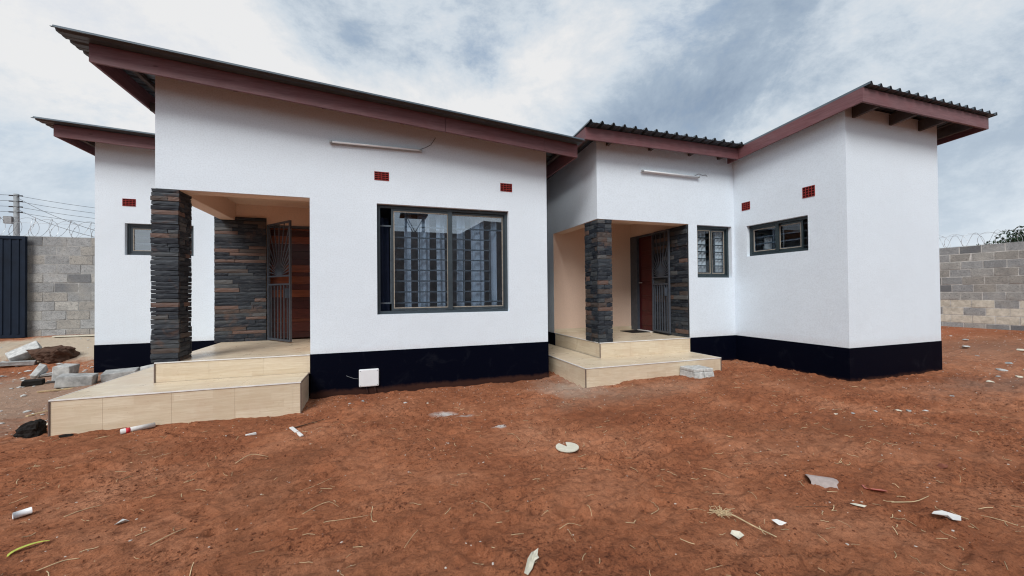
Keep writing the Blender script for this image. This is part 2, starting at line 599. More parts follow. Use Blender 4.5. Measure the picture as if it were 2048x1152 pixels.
def base_z(x, y):
    z = .085 * ss(2.2, 4.6, x) * ss(1.5, 4.5, y)
    z = z + .33 * ss(8.6, 14.8, x)
    z = z + .10 * ss(6.5, 8.8, y) * (1 - ss(-2.6, 2.0, x))
    z = z + .50 * ss(8.8, 11.3, y) * (1 - ss(-2.6, 2.0, x))
    return z


_perm = rng.permutation(4096)


def vnoise(x, y, seed=0):
    xi, yi = np.floor(x).astype(int), np.floor(y).astype(int)
    xf, yf = x - xi, y - yi

    def h(a, b):
        return _perm[(_perm[(a + seed * 131) & 4095] + b) & 4095]

    def gdot(a, b, dx, dy):
        ang = h(a, b) * (2 * np.pi / 4096)
        return np.cos(ang) * dx + np.sin(ang) * dy
    u = xf * xf * xf * (xf * (xf * 6 - 15) + 10)
    w = yf * yf * yf * (yf * (yf * 6 - 15) + 10)
    n00, n10 = gdot(xi, yi, xf, yf), gdot(xi + 1, yi, xf - 1, yf)
    n01, n11 = gdot(xi, yi + 1, xf, yf - 1), gdot(xi + 1, yi + 1, xf - 1, yf - 1)
    return (n00 * (1 - u) + n10 * u) * (1 - w) + (n01 * (1 - u) + n11 * u) * w


def fbm(x, y, oct_=4, seed=0, gain=0.5):
    s, a = 0, 1.0
    for i in range(oct_):
        s = s + a * vnoise(x * 2 ** i, y * 2 ** i, seed + i)
        a *= gain
    return s


NF = 190
feet = np.column_stack([rng.uniform(-4.5, 8.5, NF), rng.uniform(1.4, 5.6, NF), rng.uniform(-0.9, 0.9, NF), rng.uniform(0.6, 1.25, NF)])


def ground_z(x, y):
    x, y = np.asarray(x, float), np.asarray(y, float)
    near = (1 - ss(9, 13, np.abs(x - 2))) * (1 - ss(9, 14, np.abs(y - 3)))
    z = base_z(x, y)
    d = 0.030 * fbm(x / 1.7, y / 1.7, 3, 3)
    ca, sa = math.cos(0.35), math.sin(0.35)
    u, w = x * ca + y * sa, -x * sa + y * ca
    wx = 0.10 * vnoise(x / 0.5, y / 0.5, 20)
    sc = fbm((u + wx) / 0.42, (w + wx) / 0.11, 3, 30)
    d = d + 0.042 * sc * (0.35 + 0.65 * ss(-0.25, 0.3, fbm(x / 1.3, y / 1.3, 2, 41)))
    d = d + 0.024 * (0.35 - np.abs(fbm(x / 0.22 + wx * 6, y / 0.17, 3, 50)))
    d = d + 0.0100 * fbm(x / 0.075, y / 0.06, 3, 60) * (0.4 + 0.6 * ss(-0.2, 0.3, fbm(x / 0.9, y / 0.9, 2, 70)))
    for fx, fy, fa, fs in feet:
        c, s = math.cos(fa), math.sin(fa)
        m = (np.abs(x - fx) < 0.45) & (np.abs(y - fy) < 0.45)
        if not np.any(m):
            continue
        lx = (x[m] - fx) * c + (y[m] - fy) * s
        ly = -(x[m] - fx) * s + (y[m] - fy) * c
        q = (lx / 0.15) ** 2 + (ly / 0.055) ** 2
        d[m] += fs * (-0.022 * np.exp(-q * 0.9) + 0.014 * np.exp(-((np.sqrt(q) - 1.45) / 0.35) ** 2))
    return z + d * near


def grow(a, step, end, k=1.18):
    out = []
    while abs(a) < abs(end):
        step *= k
        a += math.copysign(step, end)
        out.append(a)
    return out


xs = np.array(sorted(set(grow(-5.0, 0.03, -900) + list(np.arange(-5.0, 8.8, 0.0155)) + grow(8.79, 0.03, 900))))
ys = np.array(sorted(set([-v for v in grow(-0.2, 0.03, -300)][::-1] and [0.9 - (v - 0.9) for v in grow(0.9, 0.03, 300)] + list(np.arange(0.9, 3.6, 0.0145)) + list(np.arange(3.6, 6.1, 0.021)) + grow(6.09, 0.022, 11.5, 1.012) + grow(11.7, 0.15, 900))))
ys = np.unique(np.round(ys, 4))
GX, GY = np.meshgrid(xs, ys)
GZ = ground_z(GX.ravel().copy(), GY.ravel().copy())
nx, ny = len(xs), len(ys)
vv = np.column_stack([GX.ravel(), GY.ravel(), GZ]).astype(np.float32)
ii = np.arange(nx * ny).reshape(ny, nx)
quads = np.column_stack([ii[:-1, :-1].ravel(), ii[:-1, 1:].ravel(), ii[1:, 1:].ravel(), ii[1:, :-1].ravel()]).astype(np.int32)
gm = bpy.data.meshes.new('ground')
gm.vertices.add(len(vv))
gm.vertices.foreach_set('co', vv.ravel())
gm.loops.add(quads.size)
gm.loops.foreach_set('vertex_index', quads.ravel())
gm.polygons.add(len(quads))
gm.polygons.foreach_set('loop_start', np.arange(0, quads.size, 4, dtype=np.int32))
gm.polygons.foreach_set('use_smooth', np.ones(len(quads), bool))
gm.update()
gm.validate()

Mso = Mat('red_soil', 0.95, 0.12)
v = Mso.coord('World')
a = Mso.noise(0.9, 6, 0.6, 0.5, v)
b_ = Mso.noise(11, 7, 0.68, 0.4, v)
f_ = Mso.noise(140, 4, 0.7, 0.0, v)
c = Mso.ramp(a, [(0.30, (0.270, 0.090, 0.042)), (0.5, (0.395, 0.150, 0.073)), (0.70, (0.520, 0.232, 0.128))])
c = Mso.mix(Mso.ramp(b_, [(0.36, 0.60), (0.52, 0.0)]), c, (0.150, 0.052, 0.026))
g_ = Mso.noise(42, 6, 0.72, 0.3, v)
patch = Mso.ramp(Mso.noise(1.6, 5, 0.6, 0.6, v), [(0.40, 0.25), (0.62, 1.0)])
c = Mso.mix(Mso.math('MULTIPLY', Mso.ramp(g_, [(0.36, 1.0), (0.50, 0.0)]), patch), c, (0.090, 0.030, 0.017))
c = Mso.mix(Mso.ramp(g_, [(0.58, 0.0), (0.74, 0.5)]), c, (0.58, 0.30, 0.18))
c = Mso.mix(Mso.ramp(f_, [(0.34, 0.6), (0.48, 0.0)]), c, (0.120, 0.044, 0.023))
c = Mso.mix(Mso.ramp(f_, [(0.62, 0.0), (0.76, 0.5)]), c, (0.34, 0.19, 0.12))
g = Mso.n('ShaderNodeNewGeometry')
sp = Mso.n('ShaderNodeSeparateXYZ')
Mso.l(g.outputs['Position'], sp.inputs[0])


def blot_mask(cx, cy, rx, ry, soft=0.6, wob=0.9):
    dx = Mso.math('DIVIDE', Mso.math('SUBTRACT', sp.outputs[0], cx), rx)
    dy = Mso.math('DIVIDE', Mso.math('SUBTRACT', sp.outputs[1], cy), ry)
    d = Mso.math('SQRT', Mso.math('ADD', Mso.math('MULTIPLY', dx, dx), Mso.math('MULTIPLY', dy, dy)))
    d = Mso.math('ADD', d, Mso.math('MULTIPLY', Mso.math('SUBTRACT', Mso.noise(1.9, 7, 0.68, 0.6, v), 0.5), wob * 2))
    return Mso.ramp(d, [(1.0 - soft if soft < 1 else 0.0, 1.0), (1.0, 0.0)])


damp = Mso.ramp(Mso.noise(0.55, 7, 0.68, 1.0, v), [(0.50, 0.0), (0.62, 0.55)])
c = Mso.mix(damp, c, (0.225, 0.090, 0.046))
for (cx, cy, rx, ry, soft, amt, colr) in [
        (2.75, 5.3, 0.75, 0.75, 0.9, 0.75, (0.42, 0.34, 0.27)),      # cement dust between the two cottages
        (3.3, 4.6, 1.6, 0.5, 0.9, 0.40, (0.36, 0.25, 0.18)),
        (-4.9, 7.2, 2.2, 2.2, 0.6, 0.85, (0.36, 0.255, 0.19)),       # paler trodden soil left of the steps
        (-5.9, 10.35, 2.0, 0.85, 0.4, 0.9, (0.52, 0.45, 0.35)),      # building sand by the block wall
        (8.6, 3.1, 2.0, 0.55, 0.9, 0.60, (0.22, 0.145, 0.11)),
        (11.3, 4.3, 2.6, 1.3, 0.9, 0.45, (0.30, 0.19, 0.135)),
        (13.2, 5.8, 1.8, 0.9, 0.9, 0.6, (0.36, 0.12, 0.06)),
        (0.76, 4.70, 0.20, 0.10, 0.6, 0.8, (0.62, 0.60, 0.57)),       # spilt white lime
        (0.95, 4.55, 0.13, 0.07, 0.6, 0.6, (0.55, 0.53, 0.50)),
        (1.20, 4.02, 0.09, 0.06, 0.5, 0.85, (0.68, 0.66, 0.63))]:
    c = Mso.mix(Mso.math('MULTIPLY', blot_mask(cx, cy, rx, ry, soft), amt), c, colr)
Mso.color(c)
b1 = Mso.bump(f_, 0.9, 0.009)
b2 = Mso.bump(b_, 0.9, 0.030, b1)
b3 = Mso.bump(g_, 0.9, 0.012, b2)
gm.materials.append(Mso.m)
ground = link('ground', gm)
tag(ground, 'trodden red sandy soil of the yard', kind='structure')
M_SOIL = Mso.m


def gz(x, y):
    return float(ground_z(np.array([x]), np.array([y]))[0])


# ------------------------------------------------------------------ wall with openings
def wall(name, parent, mat, org, ud, nd, u0, u1, z0, ztop, openings=(), th=0.22):
    """outer face through org; u along ud; nd points outwards; ztop a number or function of u"""
    ud, nd, org = Vector(ud), Vector(nd), Vector(org)
    zt = ztop if callable(ztop) else (lambda u: ztop)
    us = sorted({u0, u1} | {q for o in openings for q in o[:2]})
    us = [q for q in us if u0 - 1e-6 <= q <= u1 + 1e-6]
    zs = sorted({z0} | {q for o in openings for q in o[2:]})
    nu, nz = len(us) - 1, len(zs)
    solid = [[True] * nz for _ in range(nu)]
    for i in range(nu):
        for j in range(nz):
            uc = (us[i] + us[i + 1]) / 2
            zc_ = (zs[j] + (zs[j + 1] if j + 1 < nz else zs[j] + 0.5)) / 2
            for o in openings:
                if o[0] < uc < o[1] and o[2] < zc_ < o[3]:
                    solid[i][j] = False

    def P(i, j, d):
        z = zs[j] if j < nz else zt(us[i])
        p = org + ud * us[i] - nd * d
        return (p.x, p.y, z)
    mb = MB()
    S = lambda i, j: 0 <= i < nu and 0 <= j < nz and solid[i][j]
    for i in range(nu):
        for j in range(nz):
            if not solid[i][j]:
                continue
            mb.add([P(i, j, 0), P(i + 1, j, 0), P(i + 1, j + 1, 0), P(i, j + 1, 0)], [(0, 1, 2, 3)])
            mb.add([P(i, j, th), P(i + 1, j, th), P(i + 1, j + 1, th), P(i, j + 1, th)], [(3, 2, 1, 0)])
            if not S(i - 1, j):
                mb.add([P(i, j, 0), P(i, j + 1, 0), P(i, j + 1, th), P(i, j, th)], [(0, 1, 2, 3)])
            if not S(i + 1, j):
                mb.add([P(i + 1, j, 0), P(i + 1, j, th), P(i + 1, j + 1, th), P(i + 1, j + 1, 0)], [(0, 1, 2, 3)])
            if not S(i, j - 1):
                mb.add([P(i, j, 0), P(i, j, th), P(i + 1, j, th), P(i + 1, j, 0)], [(0, 1, 2, 3)])
            if not S(i, j + 1):
                mb.add([P(i, j + 1, 0), P(i + 1, j + 1, 0), P(i + 1, j + 1, th), P(i, j + 1, th)], [(0, 1, 2, 3)])
    return obj(name, mb, mat, parent)


def frame_at(org, ud, nd):
    """local (u, d inward, v up) -> world"""
    org, ud, nd = Vector(org), Vector(ud), Vector(nd)
    return lambda u, d, v_: org + ud * u - nd * d + Vector((0, 0, v_))


def lbox(mb, F, u0, u1, d0, d1, v0, v1):
    mb.hexa([F(u0, d0, v0), F(u1, d0, v0), F(u1, d1, v0), F(u0, d1, v0), F(u0, d0, v1), F(u1, d0, v1), F(u1, d1, v1), F(u0, d1, v1)])
    return mb


def ring(mb, F, u0, u1, v0, v1, w, d0, d1):
    lbox(mb, F, u0, u1, d0, d1, v0, v0 + w)
    lbox(mb, F, u0, u1, d0, d1, v1 - w, v1)
    lbox(mb, F, u0, u0 + w, d0, d1, v0 + w, v1 - w)
    lbox(mb, F, u1 - w, u1, d0, d1, v0 + w, v1 - w)
    return mb


def window(parent, F, w, h, steel, sashes, bars, rec=0.075, fw=0.045, bar_u=None, bar_vert=(), glass=None, barm=None):
    """sashes: list of (u0,u1,depth offset); the frame is a ring with mullions between"""
    win = obj('window', ring(MB(), F, 0, w, 0, h, fw, rec, rec + 0.06), steel, parent)
    for (a, b, dd) in sashes:
        s = obj('sash', ring(MB(), F, a, b, fw + 0.003, h - fw - 0.003, 0.032, rec + dd, rec + dd + 0.028), steel, win)
        obj('glazing_bead', ring(MB(), F, a + 0.033, b - 0.033, fw + 0.036, h - fw - 0.036, 0.013, rec + dd + 0.002, rec + dd + 0.012), M_BEAD, win)
        obj('pane', lbox(MB(), F, a + 0.034, b - 0.034, rec + dd + 0.013, rec + dd + 0.017, fw + 0.037, h - fw - 0.037), glass or M_GLASS, win)
    bu0, bu1 = bar_u or (fw, w - fw)
    for z in bars:
        edge = bar_u and z in (bars[0], bars[-1])
        obj('burglar_bar', lbox(MB(), F, fw if edge else bu0, w - fw if edge else bu1, rec + 0.09, rec + 0.102, z - 0.011, z + 0.011), barm or M_BARS, win)
    for u in bar_vert:
        obj('burglar_bar', lbox(MB(), F, u - 0.009, u + 0.009, rec + 0.1025, rec + 0.112, bars[0], bars[-1]), barm or M_BARS, win)
    return win


def curtain(F, u0, u1, v0, v1, d, label, mat=None, amp=0.038, wl=0.19, seed=1):
    r = random.Random(seed)
    n = max(8, int((u1 - u0) / 0.018))
    mb = MB()
    ph = [r.uniform(0, 6.28) for _ in range(4)]
    for i in range(n + 1):
        u = u0 + (u1 - u0) * i / n
        o_ = amp * math.sin(u / wl * 6.28 + ph[0] + 1.1 * math.sin(u * 5 + ph[1])) + amp * 0.4 * math.sin(u / wl * 15 + ph[2])
        for k in range(5):
            t = k / 4
            mb.v.append(tuple(F(u + 0.012 * math.sin(3 * t + ph[3]) * t, d + o_ * (0.75 + 0.35 * (1 - t)), v1 + (v0 - v1) * t)))
    for i in range(n):
        for k in range(4):
            a = i * 5 + k
            mb.f.append((a, a + 1, a + 6, a + 5))
    o = obj('curtain', mb, mat or M_CURTAIN, None, True)
    s = o.modifiers.new('thick', 'SOLIDIFY')
    s.thickness = 0.002
    return tag(o, label, 'curtain')


def air_brick(parent, F, w, h):
    ab = obj('air_brick', lbox(MB(), F, 0, w, 0.0, 0.05, 0, h), M_HOLE_SHADE, parent)
    mb = MB()
    nr, nc = 4, 4
    for i in range(nc + 1):
        u = (w - 0.008) * i / nc
        lbox(mb, F, u, u + 0.008, -0.006, -0.0005, 0, h)
    for j in range(nr + 1):
        z = (h - 0.009) * j / nr
        lbox(mb, F, 0.001, w - 0.001, -0.0072, -0.0003, z, z + 0.009)
    obj('grid', mb, M_AIRB, ab)
    return ab


def stone_mesh(r, l, h, dep, seed_jit=0.012):
    """local: x along, z up, y = -protrusion (front at -dep); back at y=+0.01"""
    mb = MB()
    nxs = 4 if l > 0.14 else 3
    xs_ = [l * i / nxs for i in range(nxs + 1)]
    rows = 3
    grid = []
    for j in range(rows):
        z = h * j / (rows - 1)
        row = []
        for i, x in enumerate(xs_):
            edge = (i in (0, nxs)) or (j in (0, rows - 1))
            yy = -dep + r.uniform(0, 0.0045) + (0.003 if edge else 0)
            xj = x + (r.uniform(-0.003, 0.003) if i in (0, nxs) else r.uniform(-0.012, 0.012))
            zj = z + (r.uniform(-0.0028, 0.0028) if j in (0, rows - 1) else r.uniform(-0.002, 0.002))
            row.append(len(mb.v))
            mb.v.append((xj, yy, zj))
        grid.append(row)
    for j in range(rows - 1):
        for i in range(nxs):
            mb.f.append((grid[j][i], grid[j][i + 1], grid[j + 1][i + 1], grid[j + 1][i]))
    bl = len(mb.v)
    mb.v += [(0, 0.01, 0), (l, 0.01, 0), (l, 0.01, h), (0, 0.01, h)]
    mb.f.append(tuple(grid[0]) [::-1] + (bl, bl + 1))
    mb.f.append(tuple(grid[rows - 1]) + (bl + 2, bl + 3))
    mb.f.append(tuple(grid[j][0] for j in range(rows)) + (bl + 3, bl))
    mb.f.append(tuple(grid[j][nxs] for j in range(rows))[::-1] + (bl + 1, bl + 2))
    mb.f.append((bl + 3, bl + 2, bl + 1, bl))
    return mb


def clad(core, r, org, ang, length, z0, heights, lens, dep=(0.018, 0.045), overhang=0.0, offs=None):
    """courses of stones on a face starting at org (x,y), running in direction ang (about z); outward is to the right of travel"""
    z = z0
    for k, h in enumerate(heights):
        x = -overhang * r.uniform(0.88, 1.12)
        end = length + overhang * r.uniform(0.88, 1.12)
        while x < end - 0.02:
            l = r.uniform(*lens)
            if end - (x + l) < lens[0] * 0.55:
                l = end - x
            l = min(l, end - x)
            mb = stone_mesh(r, l - 0.004, h - 0.0055, r.uniform(*dep))
            wx = org[0] + math.cos(ang) * x
            wy = org[1] + math.sin(ang) * x
            o = link('stone', mb.mesh('stone', M_STONE), core)
            o.location = (wx, wy, z)
            o.rotation_euler = (0, 0, ang)
            x += l
        z += h


def courses(r, total, lo, hi):
    hs = []
    while sum(hs) < total:
        hs.append(r.uniform(lo, hi))
    k = total / sum(hs)
    return [q * k for q in hs]


def plank_tiles(core, x0, x1, y0, y1, z, start=(0, 0), size=0.6, th=0.008):
    """tread tiles"""
    mbs = {}
    def cuts(a, b, s):
        q = [a]
        n = a + s if s > 0.05 else a + size
        while n < b - 0.03:
            q.append(n)
            n += size
        q.append(b)
        return q
    cx, cy = cuts(x0, x1, start[0]), cuts(y0, y1, start[1])
    for i in range(len(cx) - 1):
        for j in range(len(cy) - 1):
            obj('tile', MB().box(cx[i] + .0006, cx[i + 1] - .0006, cy[j] + .0006, cy[j + 1] - .0006, z - th, z), M_TILE, core)


def riser_tiles(core, a, b, n, z0, z1, start=0.0, size=0.6, th=0.0025):
    """a,b: xy ends of the riser line; n outward"""
    a, b, n = Vector((*a, 0)), Vector((*b, 0)), Vector((*n, 0))
    L = (b - a).length
    d = (b - a) / L
    q = [0.0]
    x = start if start > 0.05 else size
    while x < L - 0.03:
        q.append(x)
        x += size
    q.append(L)
    for i in range(len(q) - 1):
        p0, p1 = a + d * (q[i] + .001), a + d * (q[i + 1] - .001)
        mb = MB().hexa([(p0.x, p0.y, z0), (p1.x, p1.y, z0), (p1.x + n.x * th, p1.y + n.y * th, z0), (p0.x + n.x * th, p0.y + n.y * th, z0),
                        (p0.x, p0.y, z1), (p1.x, p1.y, z1), (p1.x + n.x * th, p1.y + n.y * th, z1), (p0.x + n.x * th, p0.y + n.y * th, z1)])
        obj('tile', mb, M_TILE, core)


def rib_sheet(axis, a0, a1, b0, b1, zf, pitch=0.208, hgt=0.036, th=0.004, phase=0.0):
    """ribs run along `axis`; zf(x,y) is the pan plane. axis='x': ribs along x, profile across y."""
    prof = []
    b = b0 + phase
    prof.append((b0, 0))
    while b < b1:
        for off, h in ((0, 0), (0.022, hgt), (0.044, hgt), (0.066, 0), (0.115, 0), (0.122, 0.004), (0.150, 0.004), (0.157, 0)):
            if b0 < b + off < b1:
                prof.append((b + off, h))
        b += pitch
    prof.append((b1, 0))
    mb = MB()
    na = 2
    for t in (0, 1):
        for k in range(na):
            a = a0 + (a1 - a0) * k / (na - 1)
            for (q, h) in prof:
                x, y = (a, q) if axis == 'x' else (q, a)
                mb.v.append((x, y, zf(x, y) + h + t * th))
    n = len(prof)
    for t in (0, 1):
        o_ = t * na * n
        for i in range(n - 1):
            f = (o_ + i, o_ + i + 1, o_ + n + i + 1, o_ + n + i)
            mb.f.append(f if t else f[::-1])
    tp = na * n
    for i in range(n - 1):
        mb.f.append((i, i + 1, tp + i + 1, tp + i))
        mb.f.append((n + i + 1, n + i, tp + n + i, tp + n + i + 1))
    mb.f.append((0, n, tp + n, tp))
    mb.f.append((n - 1, tp + n - 1, tp + 2 * n - 1, 2 * n - 1))
    return mb


def security_gate(parent, hinge, direction, w, h, z0, latch_side=True):
    d = Vector((*direction, 0)).normalized()
    nrm = Vector((d.y, -d.x, 0))
    H_ = Vector((hinge[0], hinge[1], z0))
    P = lambda u, v_: H_ + d * u + Vector((0, 0, v_))
    t = 0.032
    fr_ = MB()
    fr_.bar(P(t / 2, 0), P(t / 2, h), t, t, nrm)
    fr_.bar(P(w - t / 2, 0), P(w - t / 2, h), t, t, nrm)
    fr_.bar(P(t, t / 2), P(w - t, t / 2), t * .96, t, (0, 0, 1))
    fr_.bar(P(t, h - t / 2), P(w - t, h - t / 2), t * .96, t, (0, 0, 1))
    gate = obj('security_gate', fr_, M_GATE, parent)
    zl, zu = h * 0.475, h * 0.545
    for z in (zl, zu):
        obj('rail', MB().bar(P(t, z), P(w - t, z), 0.028, 0.028), M_GATE, gate)
    nb = 6
    for i in range(nb):
        u = t + (w - 2 * t) * (i + 0.7) / (nb + 0.4)
        obj('bar', MB().bar(P(u, t), P(u, zl - .014), 0.018, 0.018, nrm), M_GATE, gate)
    cx, cz = w / 2, zu + 0.014
    fan = MB()
    pts = [P(cx + 0.10 * math.cos(a), cz + 0.07 * math.sin(a)) for a in [math.pi * k / 10 for k in range(11)]]
    for s in (-0.004, 0.004):
        fan.v += [tuple(p + nrm * s) for p in pts]
    fan.f += [tuple(range(11)), tuple(reversed(range(11, 22)))] + [(i, i + 1, 12 + i, 11 + i) for i in range(10)]
    obj('sunburst_plate', fan, M_GATE, gate)
    for k in range(1, 16):
        a = math.pi * k / 16
        ca, sa = math.cos(a), math.sin(a)
        tt = min(((w / 2 - t) / abs(ca)) if abs(ca) > 1e-4 else 9, (h - t - cz) / sa)
        obj('sunburst_ray', MB().bar(P(cx + 0.09 * ca, cz + 0.06 * sa), P(cx + tt * ca, cz + tt * sa), 0.013, 0.013, nrm), M_GATE, gate)
    lk = MB()
    for s in (-1, 1):
        lk.bar(P(w - 0.085, h * 0.36) + nrm * 0.018 * s, P(w - 0.085, h * 0.44) + nrm * 0.018 * s, 0.07, 0.012, (0, 0, 1))
    obj('lock_box', lk, M_GATE, gate)
    return gate


# =====================================================================================================================
#  COTTAGE ONE (the near one, porch at its corner)
# =====================================================================================================================
XL, XR, YF = -2.60, 2.66, 6.0
PT = 0.615                      # floor / top of black plinth
HA = thing('cottage', 'white plastered cottage with large sliding window and slate-clad porch column beside wide tiled steps', 'house', (0.0, 6.0, 0.0), 'cottages in the yard')
zfa = lambda x: 4.04 - (x + 3.02) * 0.0754          # underside of the raking fascia
PORCH_R = -0.885
HEADA = 2.765
WX0, WX1, WZ0, WZ1 = -0.014, 1.991, 1.134, 2.743
AB1 = (-0.045, 0.157, 3.080, 3.204)
AB2 = (1.857, 2.054, 3.057, 3.187)
wall('front_wall', HA, M_WHITE, (0, YF, 0), (1, 0, 0), (0, -1, 0), XL, XR, PT, lambda u: zfa(u) + 0.19,
     [(XL, PORCH_R, PT, HEADA), (WX0, WX1, WZ0, WZ1), AB1, AB2])
obj('plinth', MB().box(PORCH_R + 0.002, XR + 0.006, YF - 0.006, YF + 0.2, -0.3, PT), M_PLINTH, HA)
wall('side_wall', HA, M_WHITE, (XR, 0, 0), (0, 1, 0), (1, 0, 0), YF + 0.221, 13.0, PT, zfa(XR) + 0.19)
obj('plinth', MB().box(XR - 0.2, XR + 0.006, YF + 0.201, 13.0, -0.3, PT), M_PLINTH, HA)
# porch recess
BY = 8.15
wall('porch_back_wall', HA, M_PEACH, (0, BY, 0), (1, 0, 0), (0, -1, 0), XL, PORCH_R, PT, 3.05, [(-1.90, -0.95, PT, 2.70)])
wall('porch_side_wall', HA, M_PEACH, (PORCH_R, 0, 0), (0, -1, 0), (-1, 0, 0), -BY + 0.001, -YF - 0.221, PT, 3.05)
obj('porch_ceiling', MB().box(-2.379, PORCH_R - 0.001, YF + 0.221, BY - 0.001, 3.05, 3.09), M_PEACH, HA)
obj('porch_beam', MB().hexa([(XL, YF + 0.221, HEADA), (-2.48, YF + 0.221, HEADA), (-2.48, 8.8, HEADA), (XL, 8.8, HEADA),
                             (XL, YF + 0.221, zfa(XL) + .19), (-2.48, YF + 0.221, zfa(-2.48) + .18), (-2.48, 8.8, zfa(-2.48) + .18), (XL, 8.8, zfa(XL) + .19)]), M_WHITE, HA)
obj('beam_lining', MB().box(-2.479, -2.38, YF + 0.222, BY - 0.002, HEADA + 0.002, 3.2), M_PEACH, HA)
mb = MB().box(XL + 0.004, PORCH_R - 0.001, YF + 0.012, YF + 0.219, HEADA - 0.008, HEADA - 0.0005)
mb.box(XL + 0.004, -2.382, YF + 0.2195, BY - 0.003, HEADA - 0.0085, HEADA - 0.0008)
obj('beam_soffit', mb, M_PEACH, HA)
wall('side_wall', HA, M_WHITE, (XL, 0, 0), (0, -1, 0), (-1, 0, 0), -8.799, -BY - 0.221, PT, HEADA - 0.002)
# dark room behind the front window so that the glass looks into a room
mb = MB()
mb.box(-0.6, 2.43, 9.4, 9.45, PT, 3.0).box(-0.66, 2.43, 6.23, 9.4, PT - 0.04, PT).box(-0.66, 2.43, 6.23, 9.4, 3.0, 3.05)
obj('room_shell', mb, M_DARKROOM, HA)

# the window
FA = frame_at((WX0, YF, WZ0), (1, 0, 0), (0, -1, 0))
wA, hA = WX1 - WX0, WZ1 - WZ0
win = window(HA, FA, wA, hA, M_STEEL, [(0.20, 1.075, 0.006), (1.065, wA - 0.035, 0.034)], [0.16 + 0.165 * k for k in range(8)], bar_u=(0.19, 1.74), bar_vert=(0.195, 0.62, 1.30, 1.735))
obj('mullion', lbox(MB(), FA, 1.035, 1.105, 0.068, 0.079, 0.046, hA - 0.046), M_STEEL, win)
for k_, (ua, ub, wd) in enumerate([(0.40, 0.50, 'first'), (0.60, 0.78, 'second'), (0.88, 1.02, 'third'), (1.20, 1.33, 'fourth'), (1.44, 1.66, 'fifth'), (1.78, 1.86, 'sixth')]):
    curtain(FA, ua, ub, -0.35, hA + 0.05, 0.245, 'sheer pale curtain fold behind the large window, ' + wd + ' from its open gap', amp=0.03, wl=0.15, seed=3 + k_)
curtain(FA, 0.01, 0.17, -0.35, hA - 0.15, 0.33, 'dark sheet standing for the dim interior in the open gap of the large window', flat_mat('dim_gap_sheet', (0.03, 0.04, 0.075), 0.9, 0.1), seed=5)  # sheet coloured dark to stand for the unlit interior behind the gap
for q in (AB1, AB2):
    air_brick(HA, frame_at((q[0], YF, q[2]), (1, 0, 0), (0, -1, 0)), q[1] - q[0], q[3] - q[2])

# slate column
r = random.Random(21)
cxa0, cxa1, cya0, cya1 = -2.60, -2.39, 6.015, 6.335
colA = obj('stone_column', MB().box(cxa0, cxa1, cya0, cya1, PT - 0.02, HEADA - 0.004), M_GROUT, HA)
hs = courses(r, HEADA - PT, 0.044, 0.074)
clad(colA, r, (cxa0, cya0), 0.0, cxa1 - cxa0, PT, hs, (0.16, 0.40), (0.030, 0.042), 0.036)
clad(colA, r, (cxa1, cya0), math.pi / 2, cya1 - cya0, PT, hs, (0.14, 0.34), (0.024, 0.036), 0.0, 1)
clad(colA, r, (cxa0, cya1), -math.pi / 2, cya1 - cya0, PT, hs, (0.2, 0.4), (0.024, 0.038), 0.0, 1)
clad(colA, r, (cxa1, cya1), math.pi, cxa1 - cxa0, PT, hs, (0.2, 0.4), (0.02, 0.03), 0.03)
# slate panel beside the door
panA = obj('stone_panel', MB().box(-2.69, -1.906, BY - 0.022, BY - 0.001, PT, 2.815), M_GROUT, HA)
hs = courses(r, 2.2, 0.046, 0.076)
clad(panA, r, (-2.69, BY - 0.02), 0.0, 0.784, PT, hs, (0.2, 0.62), (0.010, 0.024))

# door of horizontal boards, steel frame and swung-open gate
dr = obj('door', MB().box(-1.86, -0.99, BY + 0.09, BY + 0.12, PT + 0.02, 2.66), M_GROUT, HA)
z = PT + 0.02
rr = random.Random(4)
while z < 2.64:
    h = rr.choice((0.07, 0.11, 0.14, 0.18))
    h = min(h, 2.66 - z)
    obj('door_board', MB().box(-1.86, -0.99, BY + 0.062 - rr.uniform(0, 0.008), BY + 0.0895, z, z + h - 0.004), M_DOOR, dr)
    z += h
FD = frame_at((-1.90, BY, PT), (1, 0, 0), (0, -1, 0))
mb = MB()
lbox(mb, FD, 0.001, 0.042, -0.012, 0.06, 0.0, 2.085)
lbox(mb, FD, 0.908, 0.949, -0.012, 0.06, 0.0, 2.085)
lbox(mb, FD, 0.042, 0.908, -0.012, 0.06, 2.045, 2.084)
obj('door_frame', mb, M_GATE, HA)
security_gate(HA, (-1.87, BY - 0.035), (0.61, -0.79), 0.77, 2.06, PT + 0.02)

# tiled steps
Z1 = 0.372
stp = obj('lower_step', MB().box(-3.205, -0.905, 5.385, 5.985, -0.25, Z1 - 0.009).box(-3.205, -2.602, 5.9851, 8.78, -0.25, Z1 - 0.0092), M_TGROUT, HA)
plank_tiles(stp, -3.205, -0.905, 5.385, 5.98, Z1, (0.45, 0.59))
plank_tiles(stp, -3.205, -2.604, 5.982, 8.78, Z1, (0.6, 0.6))
riser_tiles(stp, (-3.205, 5.385), (-0.905, 5.385), (0, -1), -0.2, Z1 - 0.009, 0.42)
riser_tiles(stp, (-0.905, 5.385), (-0.905, 5.985), (1, 0), -0.2, Z1 - 0.009, 0.6)
riser_tiles(stp, (-3.205, 8.78), (-3.205, 5.385), (-1, 0), -0.2, Z1 - 0.009, 0.4)
tr_ = MB()
tr_.bar((-3.214, 5.379, Z1 - 0.004), (-0.896, 5.379, Z1 - 0.004), 0.010, 0.013)
tr_.bar((-3.211, 5.386, Z1 - 0.0042), (-3.211, 8.78, Z1 - 0.0042), 0.010, 0.013)
obj('edge_trim', tr_, M_TRIMW, stp)
